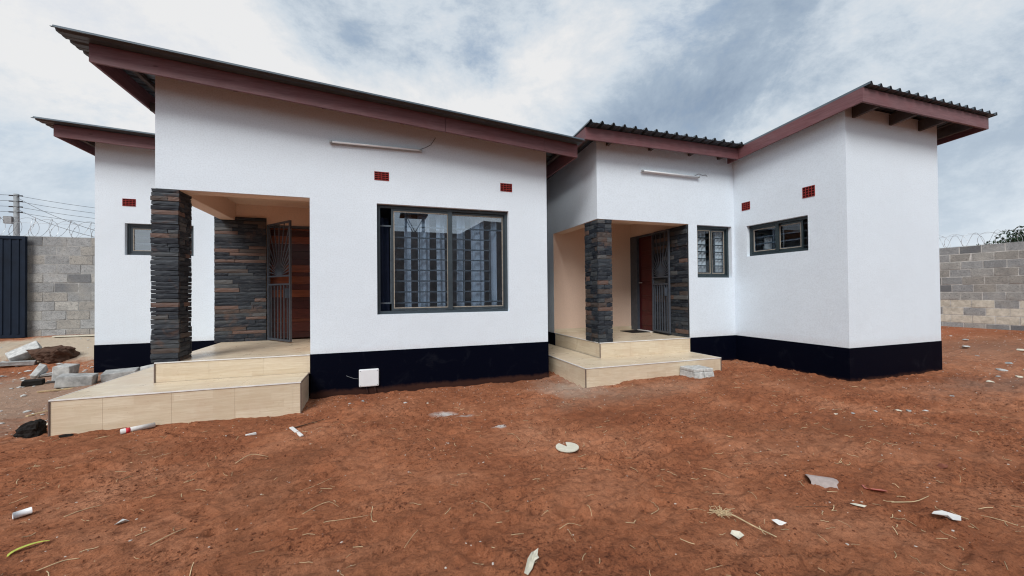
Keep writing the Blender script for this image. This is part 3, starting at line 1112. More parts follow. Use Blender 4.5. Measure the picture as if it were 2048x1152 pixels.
tb = MB().box(-0.905, -0.893, 5.373, 5.386, -0.2, Z1 - 0.010).box(-3.2175, -3.205, 5.373, 5.386, -0.2, Z1 - 0.010)
tb.bar((-0.898, 5.387, Z1 - 0.0045), (-0.898, 5.985, Z1 - 0.0045), 0.012, 0.012)
obj('corner_trim', tb, M_TRIMB, stp)
stq = obj('upper_step', MB().box(-2.592, -0.888, 5.990, BY - 0.002, Z1 - 0.02, PT - 0.009), M_TGROUT, HA)
plank_tiles(stq, -2.592, -0.888, 5.990, BY - 0.03, PT, (0.5, 0.4))
riser_tiles(stq, (-2.592, 5.990), (-0.888, 5.990), (0, -1), Z1 + 0.001, PT - 0.009, 0.55)
riser_tiles(stq, (-2.592, BY - 0.03), (-2.592, 5.990), (-1, 0), Z1 + 0.001, PT - 0.009, 0.5)
obj('edge_trim', MB().bar((-2.60, 5.984, PT - 0.003), (-0.889, 5.984, PT - 0.003), 0.010, 0.013), M_TRIMW, stq)
obj('corner_trim', MB().box(-2.604, -2.592, 5.978, 5.991, Z1, PT - 0.010), M_TRIMB, stq)

# roof
zsa = lambda x, y: zfa(x) + 0.208
obj('roof_sheet', rib_sheet('x', -3.23, 3.06, 5.40, 13.3, zsa, phase=0.02), M_SHEET, HA)


def rake(x0, x1, y0, y1, zf, h):
    return MB().hexa([(x0, y0, zf(x0)), (x1, y0, zf(x1)), (x1, y1, zf(x1)), (x0, y1, zf(x0)),
                      (x0, y0, zf(x0) + h), (x1, y0, zf(x1) + h), (x1, y1, zf(x1) + h), (x0, y1, zf(x0) + h)])


FH = 0.205
bx_ = [-3.02, 0.92, 2.46, 3.03]
for i in range(3):
    obj('fascia_board', rake(bx_[i] + (0.004 if i else 0), bx_[i + 1], 5.6 - 0.002 * (i % 2), 5.632, zfa, FH), M_FASCIA, HA)
obj('fascia_board', rake(-3.02, -2.988, 5.633, 13.2, zfa, FH), M_FASCIA, HA)
obj('fascia_board', rake(2.998, 3.03, 5.633, 13.2, zfa, FH), M_FASCIA, HA)
for x in (-2.80, -1.75, -0.7, 0.35, 1.4, 2.45, 2.9):
    obj('purlin', MB().box(x - 0.025, x + 0.025, 5.634, 13.1, zfa(x) + 0.150, zfa(x) + 0.20), M_TIMBER, HA)
for y in (6.75, 8.4):
    obj('rafter', rake(-2.986, -2.61, y, y + 0.045, lambda x: zfa(x) - 0.03, 0.11), M_TIMBER, HA)

# wing behind the porch, on the left
WY, WXL = 8.8, -4.66
zfw = lambda x: 4.055 - (x + 5.0) * 0.055
wq = 8.8 / 8.15
WW = (-3.935 * wq, -2.998 * wq, 1.44 + (2.112 - 1.44) * wq, 1.44 + (2.635 - 1.44) * wq)
WAB = (-3.964 * wq, -3.79 * wq, 1.44 + (2.915 - 1.44) * wq, 1.44 + (3.037 - 1.44) * wq)
wall('wing_wall', HA, M_WHITE, (0, WY, 0), (1, 0, 0), (0, -1, 0), WXL, -2.385, 0.59, lambda u: zfw(u) + 0.185, [WW, WAB])
obj('plinth', MB().box(WXL - 0.006, -2.6, WY - 0.006, WY + 0.2, -0.2, 0.59), M_PLINTH, HA)
wall('wing_side_wall', HA, M_WHITE, (WXL, 0, 0), (0, -1, 0), (-1, 0, 0), -13.0, -WY - 0.221, 0.59, zfw(WXL) + 0.18)
obj('plinth', MB().box(WXL - 0.006, WXL + 0.2, WY + 0.201, 13.0, -0.2, 0.59), M_PLINTH, HA)
wall('back_wall', HA, M_WHITE, (0, 13.221, 0), (1, 0, 0), (0, 1, 0), WXL, XR, -0.2, 3.4)
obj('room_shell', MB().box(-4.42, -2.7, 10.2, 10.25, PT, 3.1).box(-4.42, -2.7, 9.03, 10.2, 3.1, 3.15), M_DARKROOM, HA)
FW = frame_at((WW[0], WY, WW[2]), (1, 0, 0), (0, -1, 0))
wW, hW = WW[1] - WW[0], WW[3] - WW[2]
window(HA, FW, wW, hW, M_STEEL, [(0.045, 0.52, 0.01), (0.50, wW - 0.045, 0.034)], [0.10 + 0.12 * k for k in range(4)], bar_vert=(0.3, 0.75))
curtain(FW, 0.30, 0.62, -0.1, hW + 0.05, 0.25, 'sheer pale curtain behind the small window of the rear wing', seed=12)
air_brick(HA, frame_at((WAB[0], WY, WAB[2]), (1, 0, 0), (0, -1, 0)), WAB[1] - WAB[0], WAB[3] - WAB[2])
obj('roof_sheet', rib_sheet('x', -5.17, -2.605, 8.27, 13.3, lambda x, y: zfw(x) + 0.20, phase=0.03), M_SHEET, HA)
obj('fascia_board', rake(-5.0, -2.605, 8.45, 8.482, zfw, 0.195), M_FASCIA, HA)
obj('fascia_board', rake(-5.0, -4.968, 8.483, 13.2, zfw, 0.195), M_FASCIA, HA)
for x in (-4.82, -3.8, -2.9):
    obj('purlin', MB().box(x - 0.025, x + 0.025, 8.484, 13.1, zfw(x) + 0.08, zfw(x) + 0.19), M_TIMBER, HA)

# =====================================================================================================================
#  COTTAGE TWO (right, L-shaped)
# =====================================================================================================================
HB = thing('cottage', 'white plastered L-shaped cottage with forward wing and slate-clad porch column in its inner corner', 'house', (6.0, 5.861, 0.08), 'cottages in the yard')
X0, YB, PB, HEADB = 3.533, 5.861, 0.5655, 2.677
PR, PBK = 5.469, 7.64            # porch right wall, porch back wall
WX, WFY, WRX = 6.575, 3.91, 8.845
zsb = lambda x, y: 4.245 - 0.0765 * (y - 3.49)         # roof pans
zfb = lambda y: zsb(0, y) - 0.203                       # underside of fascia
W2 = (5.666, 6.508, 1.682, 2.672)
W3 = (4.47, 5.59, 2.07, 2.643)
VB1, VB2 = (5.505, 5.680, 2.945, 3.095), (4.352, 4.545, 2.925, 3.100)
ztopb = lambda y: zsb(0, y) - 0.012
wall('front_wall', HB, M_WHITE, (0, YB, 0), (1, 0, 0), (0, -1, 0), X0, WX - 0.001, PB, ztopb(YB + .22), [(X0, PR, PB, HEADB), W2])
wall('wing_side_wall', HB, M_WHITE, (WX, 0, 0), (0, -1, 0), (-1, 0, 0), -YB - 0.22, -WFY, PB, lambda u: ztopb(-u), [(-W3[1], -W3[0], W3[2], W3[3]), (-VB1[1], -VB1[0], VB1[2], VB1[3]), (-VB2[1], -VB2[0], VB2[2], VB2[3])])
wall('wing_front_wall', HB, M_WHITE, (0, WFY - 0.0005, 0), (1, 0, 0), (0, -1, 0), WX + 0.0005, WRX, PB, ztopb(WFY + .22))
wall('wing_side_wall', HB, M_WHITE, (WRX, 0, 0), (0, 1, 0), (1, 0, 0), WFY + 0.221, 12.5, PB, lambda u: ztopb(u))
wall('side_wall', HB, M_WHITE, (X0, 0, 0), (0, -1, 0), (-1, 0, 0), -12.5, -YB - 0.221, PB, lambda u: ztopb(-u), [(-PBK, -YB - 0.221, PB, HEADB)])
wall('back_wall', HB, M_WHITE, (0, 12.721, 0), (1, 0, 0), (0, 1, 0), X0, WRX, -0.2, 3.4)
pl = MB().box(PR + 0.012, WX - 0.006, YB - 0.006, YB + 0.2, -0.25, PB)
obj('plinth', pl, M_PLINTH, HB)
obj('plinth', MB().box(WX - 0.006, WX + 0.2, WFY + 0.201, YB + 0.2, -0.25, PB), M_PLINTH, HB)
obj('plinth', MB().box(WX - 0.006, WRX + 0.006, WFY - 0.006, WFY + 0.2, -0.25, PB), M_PLINTH, HB)
obj('plinth', MB().box(WRX - 0.2, WRX + 0.006, WFY + 0.201, 12.5, -0.25, PB), M_PLINTH, HB)
obj('plinth', MB().box(X0 - 0.006, X0 + 0.2, PBK + 0.002, 12.5, -0.25, PB), M_PLINTH, HB)
# porch recess
wall('porch_back_wall', HB, M_PEACH, (0, PBK - 0.006, 0), (1, 0, 0), (0, -1, 0), X0 + 0.002, PR + 0.0, PB, 2.95, (), 0.2)
wall('porch_side_wall', HB, M_PEACH, (PR, 0, 0), (0, -1, 0), (-1, 0, 0), -PBK + 0.0065, -YB - 0.221, PB, 2.95, [(-7.42, -6.82, PB, 2.64)])
obj('porch_ceiling', MB().box(X0 + 0.221, PR - 0.001, YB + 0.221, PBK - 0.001, 2.95, 2.99), M_PEACH, HB)
mb = MB().box(X0 + 0.012, PR - 0.001, YB + 0.012, YB + 0.219, HEADB - 0.008, HEADB - 0.0005)
mb.box(X0 + 0.012, X0 + 0.219, YB + 0.2195, PBK - 0.002, HEADB - 0.0085, HEADB - 0.0008)
obj('beam_soffit', mb, M_PEACH, HB)
obj('beam_lining', MB().box(X0 + 0.2205, X0 + 0.235, YB + 0.222, PBK - 0.002, HEADB - 0.004, 2.949), M_PEACH, HB)
obj('skirting', MB().box(X0 + 0.014, PR - 0.018, PBK - 0.018, PBK - 0.0065, PB + 0.001, PB + 0.085), M_TILE, HB)
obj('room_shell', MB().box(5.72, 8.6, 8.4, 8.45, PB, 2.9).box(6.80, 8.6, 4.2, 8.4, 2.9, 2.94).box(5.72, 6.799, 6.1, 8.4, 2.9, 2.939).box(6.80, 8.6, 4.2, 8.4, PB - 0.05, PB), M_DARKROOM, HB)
# column
r = random.Random(33)
c0, c1, d0, d1 = X0 + 0.035, 3.785, YB + 0.02, 6.31
colB = obj('stone_column', MB().box(c0, c1, d0, d1, PB - 0.02, HEADB - 0.01), M_GROUT, HB)
hs = courses(r, HEADB - PB - 0.008, 0.062, 0.085)
clad(colB, r, (c0, d0), 0.0, c1 - c0, PB, hs, (0.11, 0.28), (0.026, 0.038), 0.03)
clad(colB, r, (c0, d1), -math.pi / 2, d1 - d0, PB, hs, (0.14, 0.30), (0.022, 0.033), 0.0, 1)
clad(colB, r, (c1, d0), math.pi / 2, d1 - d0, PB, hs, (0.2, 0.45), (0.018, 0.028), 0.0, 1)
clad(colB, r, (c1, d1), math.pi, c1 - c0, PB, hs, (0.2, 0.4), (0.012, 0.022), 0.024)
# slate panel on the porch's right wall
panB = obj('stone_panel', MB().box(PR - 0.02, PR - 0.001, YB + 0.012, 6.80, PB, HEADB - 0.01), M_GROUT, HB)
hs = courses(r, HEADB - PB - 0.012, 0.064, 0.085)
clad(panB, r, (PR - 0.018, 6.80), -math.pi / 2, 6.80 - YB - 0.012, PB, hs, (0.18, 0.5), (0.010, 0.028))
# panelled door in the right porch wall, and its dark steel jamb
dB = obj('door', MB().box(PR + 0.05, PR + 0.085, 6.845, 7.40, PB + 0.03, 2.62), M_DOOR2, HB)
for k in range(6):
    z0_ = PB + 0.13 + k * 0.322
    obj('door_panel', MB().box(PR + 0.036, PR + 0.0495, 6.94, 7.31, z0_, z0_ + 0.235), M_DOOR2, dB, bevel=0.012)
obj('door_handle', MB().tube([(PR + 0.02, 7.35, 1.62), (PR + 0.0, 7.35, 1.62), (PR + 0.0, 7.25, 1.62)], 0.009, 8), M_PVCG, dB)
mb = MB().box(PR - 0.016, PR + 0.05, 7.40, PBK - 0.0068, PB + 0.001, 2.66).box(PR - 0.016, PR + 0.05, 6.822, 6.862, PB + 0.001, 2.66).box(PR - 0.015, PR + 0.049, 6.862, 7.40, 2.62, 2.659)
obj('door_frame', mb, M_GATE, HB)
obj('threshold', MB().box(PR - 0.03, PR + 0.05, 6.863, 7.399, PB + 0.001, PB + 0.02), M_TRIMW, HB)
security_gate(HB, (PR - 0.060, 6.82), (-0.13, -1.0), 0.60, 2.03, PB + 0.045)
# windows of the second cottage
F2 = frame_at((W2[0], YB, W2[2]), (1, 0, 0), (0, -1, 0))
w2, h2 = W2[1] - W2[0], W2[3] - W2[2]
window(HB, F2, w2, h2, M_STEELB, [(0.045, 0.43, 0.008), (0.42, w2 - 0.045, 0.03)], [0.10 + 0.135 * k for k in range(7)], bar_vert=(0.60,), glass=M_GLASSB, barm=M_BARD)
curtain(F2, 0.14, 0.42, 0.02, h2 + 0.05, 0.215, 'white curtain half drawn behind the tall narrow window by the porch', M_PAPER, 0.03, 0.10, 14)
curtain(F2, 0.62, 0.86, 0.02, h2 + 0.05, 0.215, 'white curtain gathered in the middle of the tall narrow window by the porch', M_PAPER, 0.02, 0.08, 15)
F3 = frame_at((WX, W3[1], W3[2]), (0, -1, 0), (-1, 0, 0))
w3, h3 = W3[1] - W3[0], W3[3] - W3[2]
win3 = window(HB, F3, w3, h3, M_STEELB, [(0.045, 0.55, 0.008), (0.53, 0.97, 0.03)], [0.10 + 0.125 * k for k in range(4)], bar_vert=(0.4, 1.02), glass=M_GLASSB)
obj('mullion', lbox(MB(), F3, 0.515, 0.575, 0.068, 0.079, 0.046, h3 - 0.046), M_STEELB, win3)
curtain(F3, 0.10, 0.30, 0.0, 0.34, 0.28, 'white cloth hanging low behind the wide short window of the wing', M_PAPER, 0.03, 0.12, 16)
for q in (VB1, VB2):
    air_brick(HB, frame_at((WX, q[1], q[2]), (0, -1, 0), (-1, 0, 0)), q[1] - q[0], q[3] - q[2])
# tiled steps
ZB1 = 0.308
sL = 2.889
stp = obj('lower_step', MB().box(sL, 5.440, 5.156, YB - 0.008, -0.2, ZB1 - 0.009).box(sL, X0 - 0.008, YB - 0.0079, 7.9, -0.2, ZB1 - 0.0092), M_TGROUT, HB)
plank_tiles(stp, sL, 5.440, 5.156, YB - 0.008, ZB1, (0.5, 0.6))
plank_tiles(stp, sL, X0 - 0.008, YB - 0.006, 7.9, ZB1, (0.6, 0.6))
riser_tiles(stp, (sL, 5.156), (5.440, 5.156), (0, -1), -0.15, ZB1 - 0.009, 0.62)
riser_tiles(stp, (5.440, 5.156), (5.440, YB - 0.008), (1, 0), -0.15, ZB1 - 0.009)
riser_tiles(stp, (sL, 7.9), (sL, 5.156), (-1, 0), -0.15, ZB1 - 0.009, 0.4)
t1 = MB().bar((sL - 0.009, 5.150, ZB1 - 0.004), (5.449, 5.150, ZB1 - 0.004), 0.010, 0.013)
t1.bar((sL - 0.006, 5.157, ZB1 - 0.0042), (sL - 0.006, 7.9, ZB1 - 0.0042), 0.010, 0.013)
t1.bar((5.446, 5.157, ZB1 - 0.0044), (5.446, YB - 0.008, ZB1 - 0.0044), 0.010, 0.013)
obj('edge_trim', t1, M_TRIMW, stp)
obj('corner_trim', MB().box(sL - 0.012, sL, 5.144, 5.157, -0.15, ZB1 - 0.010).box(5.440, 5.452, 5.144, 5.157, -0.15, ZB1 - 0.010), M_TRIMB, stp)
stq = obj('upper_step', MB().box(3.56, 5.462, YB - 0.005, PBK - 0.002, ZB1 - 0.02, PB - 0.009), M_TGROUT, HB)
plank_tiles(stq, 3.56, 5.462, YB - 0.005, PBK - 0.019, PB, (0.55, 0.45))
riser_tiles(stq, (3.56, YB - 0.005), (5.462, YB - 0.005), (0, -1), ZB1 + 0.001, PB - 0.009, 0.6)
riser_tiles(stq, (3.56, PBK), (3.56, YB - 0.005), (-1, 0), ZB1 + 0.001, PB - 0.009, 0.5)
t1 = MB().bar((3.551, YB - 0.011, PB - 0.003), (5.464, YB - 0.011, PB - 0.003), 0.010, 0.013)
t1.bar((3.554, YB - 0.004, PB - 0.0032), (3.554, PBK, PB - 0.0032), 0.010, 0.013)
obj('edge_trim', t1, M_TRIMW, stq)
obj('corner_trim', MB().box(3.548, 3.56, YB - 0.017, YB - 0.004, ZB1, PB - 0.010), M_TRIMB, stq)
# roof
obj('roof_sheet', rib_sheet('y', 5.42, 13.0, 3.145, 6.3795, zsb, pitch=0.208, hgt=0.044, phase=0.0), M_SHEET, HB)
obj('roof_sheet', rib_sheet('y', 3.49, 13.0, 6.38, 9.56, zsb, pitch=0.208, hgt=0.044, phase=0.01), M_SHEET, HB)


def rake_y(x0, x1, y0, y1, h=0.196):
    return MB().hexa([(x0, y0, zfb(y0)), (x1, y0, zfb(y0)), (x1, y1, zfb(y1)), (x0, y1, zfb(y1)),
                      (x0, y0, zfb(y0) + h), (x1, y0, zfb(y0) + h), (x1, y1, zfb(y1) + h), (x0, y1, zfb(y1) + h)])


def level(x0, x1, y0, h=0.196):
    return MB().box(x0, x1, y0, y0 + 0.032, zfb(y0) - 0.001, zfb(y0) + h - 0.003)


obj('fascia_board', level(3.155, 5.62, 5.56), M_FASCIA, HB)
obj('fascia_board', level(5.6212, 6.3595, 5.562), M_FASCIA, HB)
obj('fascia_board', rake_y(3.156, 3.188, 5.593, 12.9), M_FASCIA, HB)
obj('fascia_board', rake_y(6.36, 6.392, 3.593, 5.8), M_FASCIA, HB)
obj('fascia_board', level(6.36, 9.48, 3.56), M_FASCIA, HB)
obj('fascia_board', rake_y(9.448, 9.48, 3.593, 12.9), M_FASCIA, HB)
for x in (6.75, 7.62, 8.36, 9.1):
    obj('rafter', MB().hexa([(x - .025, 3.594, zfb(3.6) - .01), (x + .025, 3.594, zfb(3.6) - .01), (x + .025, 12.8, zfb(12.8) - .01), (x - .025, 12.8, zfb(12.8) - .01),
                             (x - .025, 3.594, zsb(0, 3.6) - .05), (x + .025, 3.594, zsb(0, 3.6) - .05), (x + .025, 12.8, zsb(0, 12.8) - .05), (x - .025, 12.8, zsb(0, 12.8) - .05)]), M_TIMBER, HB)
for x in (3.75, 4.62, 5.5, 6.2, 3.3):
    obj('rafter', MB().hexa([(x - .025, 5.595, zfb(5.6) + .085), (x + .025, 5.595, zfb(5.6) + .085), (x + .025, 12.8, zfb(12.8) + .085), (x - .025, 12.8, zfb(12.8) + .085),
                             (x - .025, 5.595, zsb(0, 5.6) - .05), (x + .025, 5.595, zsb(0, 5.6) - .05), (x + .025, 12.8, zsb(0, 12.8) - .05), (x - .025, 12.8, zsb(0, 12.8) - .05)]), M_TIMBER, HB)
for y in (3.70,):
    obj('purlin', MB().box(6.393, 9.447, y - .03, y + .03, zsb(0, y) - 0.0495, zsb(0, y) - 0.006), M_TIMBER, HB)
obj('purlin', MB().box(3.19, 6.355, 5.67, 5.73, zsb(0, 5.73) - 0.0495, zsb(0, 5.73) - 0.006), M_TIMBER, HB)


# ------------------------------------------------------------------ wall lights, junction box, mat
def tube_light(a, b, y, label, cable, big=True):
    t = thing('tube_light', label, 'lamp', ((a[0] + b[0]) / 2, y, (a[1] + b[1]) / 2), 'tube lights under the eaves')
    A, B = Vector((a[0], y, a[1])), Vector((b[0], y, b[1]))
    d = (B - A).normalized()
    obj('batten', MB().bar(A + Vector((0, -0.018, 0)), B + Vector((0, -0.018, 0)), 0.032, 0.036), M_PVC if not big else M_PVCG, t, bevel=0.004)
    obj('tube', MB().tube([A + d * 0.03 + Vector((0, -0.05, 0.001)), B - d * 0.03 + Vector((0, -0.05, 0.001))], 0.0145, 12), M_TUBE, t, True)
    for p, q in ((A, A + d * 0.032), (B - d * 0.032, B)):
        obj('end_cap', MB().tube([p + Vector((0, -0.047, 0)), q + Vector((0, -0.047, 0))], 0.021, 12), M_PVCG, t, True)
    obj('cable', MB().tube(cable, 0.0035, 5), M_CABLE, t, True)


tube_light((-0.627, 3.548), (0.625, 3.562), YF, 'grey tube light on the wall above the large window', [(0.60, 5.985, 3.585), (0.68, 5.988, 3.62), (0.76, 5.99, 3.67), (0.83, 5.992, 3.78), (0.83, 6.003, 3.80)])
tube_light((4.42, 3.562), (5.69, 3.555), YB, 'bright white tube light on the wall above the second porch', [(5.62, 5.85, 3.59), (5.72, 5.85, 3.63), (5.80, 5.848, 3.61), (5.88, 5.85, 3.625), (5.93, 5.862, 3.60)], False)

jb = thing('junction_box', 'white plastic junction box on the black plinth', 'box', (-0.13, 5.98, 0.24))
mb = MB().box(-0.265, 0.003, 5.958, 5.9935, 0.118, 0.367)
obj('housing', mb, M_PVC, jb, bevel=0.014)
for x, z in ((-0.245, 0.345), (-0.017, 0.345), (-0.017, 0.14), (-0.245, 0.14)):
    obj('screw', MB().tube([(x, 5.959, z), (x, 5.955, z)], 0.007, 8), M_PVCG, jb)
for x in (-0.17, -0.06):
    obj('conduit', MB().tube([(x, 5.978, 0.12), (x + 0.02, 5.972, 0.04), (x + 0.05, 5.955, -0.06)], 0.011, 7), M_PLINTH, jb, True)
obj('loose_wire', MB().tube([(-0.26, 5.975, 0.235), (-0.33, 5.98, 0.245), (-0.40, 5.985, 0.275), (-0.43, 5.988, 0.29)], 0.002, 5), M_POLE, jb, True)
dm = obj('door_mat', MB().box(5.0, 5.43, 6.95, 7.4, PB + 0.0008, PB + 0.012), flat_mat('dark_mat', (0.02, 0.018, 0.018), 0.95, 0.1), None)
tag(dm, 'dark doormat on the tiled porch floor by the red door', 'mat')


# ------------------------------------------------------------------ boundary walls, gate, razor wire
def blocks_wall(root, axis, c, face, s0, s1, z0, z1, detail, thick=0.19, seed=1, pale_rows=()):
    """wall along axis ('x' at y=c, or 'y' at x=c); outer face at c, body behind in direction `face` (+1)"""
    r = random.Random(seed)
    hgt, ln, gap = 0.2, 0.40, 0.020
    rows = int(round((z1 - z0) / hgt))
    m1 = {}
    body = MB()
    if axis == 'x':
        body.box(s0 + 0.21, s1, c + 0.0035, c + thick, z0 - 0.5, z0 + rows * hgt - 0.006)
    else:
        body.box(c + 0.0035, c + thick, s0, s1, z0 - 0.5, z0 + rows * hgt - 0.006)
    obj('mortar', body, M_MORTARG if axis == 'x' else M_MORTAR, root)
    far = MB()
    variants = []
    for k in range(10):
        j = lambda: r.uniform(-0.004, 0.004)
        L_, H_ = ln - gap, hgt - gap
        q = [(0 + j(), 0 + abs(j()), 0 + j()), (L_ + j(), 0 + abs(j()), 0 + j()), (L_, thick, 0), (0, thick, 0), (0 + j(), 0 + abs(j()), H_ + j()), (L_ + j(), abs(j()), H_ + j()), (L_, thick, H_), (0, thick, H_)]
        variants.append([MB().hexa(q).mesh('block', M_BLOCK), MB().hexa(q).mesh('block', M_BLOCKP), q])
    for i in range(rows):
        s = s0 - (ln / 2 if i % 2 else 0) + r.uniform(-0.03, 0.03)
        while s < s1:
            e = s + ln
            if s >= s0 - 0.01 and e <= s1 + 0.01:
                vmsh = r.choice(variants)
                z = z0 + i * hgt + gap / 2
                dj = r.uniform(0, 0.007)
                if detail[0] <= s <= detail[1]:
                    pale = i in pale_rows and r.random() < 0.55
                    if axis == 'x':
                        o = link('block', vmsh[1 if pale else 0], root, (s, c - dj, z))
                    else:
                        o = link('block', vmsh[1 if pale else 0], root, (c - dj, s + ln - gap, z), (0, 0, -math.pi / 2))
                else:
                    if axis == 'x':
                        far.hexa([(p[0] + s, p[1] + c - dj, p[2] + z) for p in vmsh[2]])
                    else:
                        far.hexa([(c - dj + p[1], s + ln - gap - p[0], p[2] + z) for p in vmsh[2]])
            s = e
    if far.v:
        o = obj('distant_blocks', far, M_BLOCK, root)
        o['kind'] = 'stuff'


wl_ = thing('boundary_wall', 'grey concrete block boundary wall beside the navy gate', 'wall', (-5.0, 11.2, 0.55))
blocks_wall(wl_, 'x', 11.2, 1, -7.58, 3.4, 0.53, 2.73, (-7.6, -3.4), seed=5)
wr_ = thing('boundary_wall', 'grey and cream concrete block boundary wall in front of the thorn tree', 'wall', (14.5, 5.0, 0.35))
blocks_wall(wr_, 'y', 14.5, 1, -4.0, 13.0, 0.33, 2.53, (3.2, 8.4), seed=9, pale_rows=(1, 2, 3))
for bl in [o for o in bpy.data.objects if o.parent == wr_ and o.name.startswith('block')]:
    pass

gt = thing('sliding_gate', 'navy blue ribbed sheet metal gate at the end of the block wall', 'gate', (-8.5, 11.1, 0.6))
obj('gate_panel', MB().box(-10.4, -7.06, 11.10, 11.112, 0.60, 2.69), M_GATEP, gt)
mb = MB()
for z in (0.62, 2.68):
    mb.bar((-10.4, 11.10, z), (-6.99, 11.10, z), 0.05, 0.06)
for x in (-7.02, -8.7, -10.38):
    mb.bar((x, 11.099, 0.60), (x, 11.099, 2.70), 0.05, 0.06)
obj('gate_frame', mb, M_GATEP, gt)
for k in range(26):
    x = -7.12 - k * 0.125
    obj('rib', MB().bar((x, 11.094, 0.66), (x, 11.094, 2.64), 0.035, 0.014, (0, 1, 0)), M_GATEP, gt)


def razor(name_label, axis, c, s0, s1, z0, rad=0.23, pitch=0.30, seed=1):
    r = random.Random(seed)
    t = thing('razor_wire', name_label, 'razor wire', (c, (s0 + s1) / 2, z0) if axis == 'y' else ((s0 + s1) / 2, c, z0), 'razor wire on the walls')
    for sgn in (1, -1):
        n = int((s1 - s0) / pitch * 26)
        pts = []
        w1, w2 = r.uniform(0, 6), r.uniform(0, 6)
        for i in range(n + 1):
            s = s0 + (s1 - s0) * i / n
            a = sgn * 2 * math.pi * i / 26 + (0.0 if sgn > 0 else 1.9)
            rr_ = rad * (1 + 0.07 * math.sin(s * 2.3 + w1))
            off = 0.07 * math.sin(a * 1.0 + w2) + 0.05 * math.sin(s * 3 + w2)
            px = s + off
            py = c + rr_ * 0.9 * math.cos(a)
            pz = z0 + rr_ + rr_ * math.sin(a)
            pts.append((px, py, pz) if axis == 'x' else (py, px, pz))
        mb = MB().tube(pts, 0.0036, 3)
        for i in range(0, n, 3):
            p = Vector(pts[i])
            q = Vector(pts[i + 1])
            d = (q - p).normalized() * 0.02
            s_ = d.cross(Vector((0.3, 0.5, 0.8))).normalized() * 0.008
            mb.add([p - d, p + s_, p + d, p - s_], [(0, 1, 2, 3)])
        obj('coil', mb, M_WIRE, t)
    for y_ in (0.02, 0.30):
        a = (s0, c, z0 + y_) if axis == 'x' else (c, s0, z0 + y_)
        b = (s1, c, z0 + y_) if axis == 'x' else (c, s1, z0 + y_)
        obj('strand', MB().bar(a, b, 0.004, 0.004), M_WIRE, t)


razor('razor wire coil over the block wall and navy gate', 'x', 11.29, -10.2, -3.6, 2.72, 0.20, 0.31, 2)
razor('razor wire coil along the wall before the thorn tree', 'y', 14.59, 2.0, 9.0, 2.52, 0.175, 0.34, 6)

# utility pole
pp = thing('utility_pole', 'tall grey utility pole carrying overhead cables behind the gate', 'utility pole', (-19.33, 30.0, 0))
obj('pole', MB().tube([(-19.30, 30, -0.5), (-19.31, 30, 4), (-19.33, 30, 7.25)], [0.15, 0.13, 0.11], 10), M_POLE, pp, True)
tops = [7.15, 6.83, 6.52, 6.22]
for k, z in enumerate(tops):
    obj('insulator', MB().tube([(-19.62, 29.97, z), (-19.05, 29.97, z)], 0.035, 8), M_CABLE, pp, True)
    L0 = Vector((-19.3, 29.9, z))
    e1 = Vector((-24.0, 49.0 + 3, 10.15 - 0.42 * k - 0.0))
    L1 = Vector((-6.0, 31.0, z - 0.15))
    L2 = Vector((-34.0, 26.0, z + 0.5))
    for E_ in (L1, L2):
        pts = []
        for i in range(13):
            t = i / 12
            p = L0.lerp(E_, t)
            p.z -= 1.1 * t * (1 - t) * 2.0 * (0.6 if E_ is L2 else 1)
            pts.append(p)
        obj('cable', MB().tube(pts, 0.012, 4), M_CABLE, pp)
for k in range(2):
    pts = []
    L0, E_ = Vector((-19.25, 29.9, 7.05 - 0.65 * k)), Vector((-9.0, 18.0, 3.6 - 0.2 * k))
    for i in range(10):
        t = i / 9
        p = L0.lerp(E_, t)
        p.z -= 0.7 * t * (1 - t)
        pts.append(p)
    obj('cable', MB().tube(pts, 0.010, 4), M_CABLE, pp)
obj('meter_box', MB().box(-19.75, -19.42, 29.8, 29.95, 5.55, 5.95), M_POLE, pp)


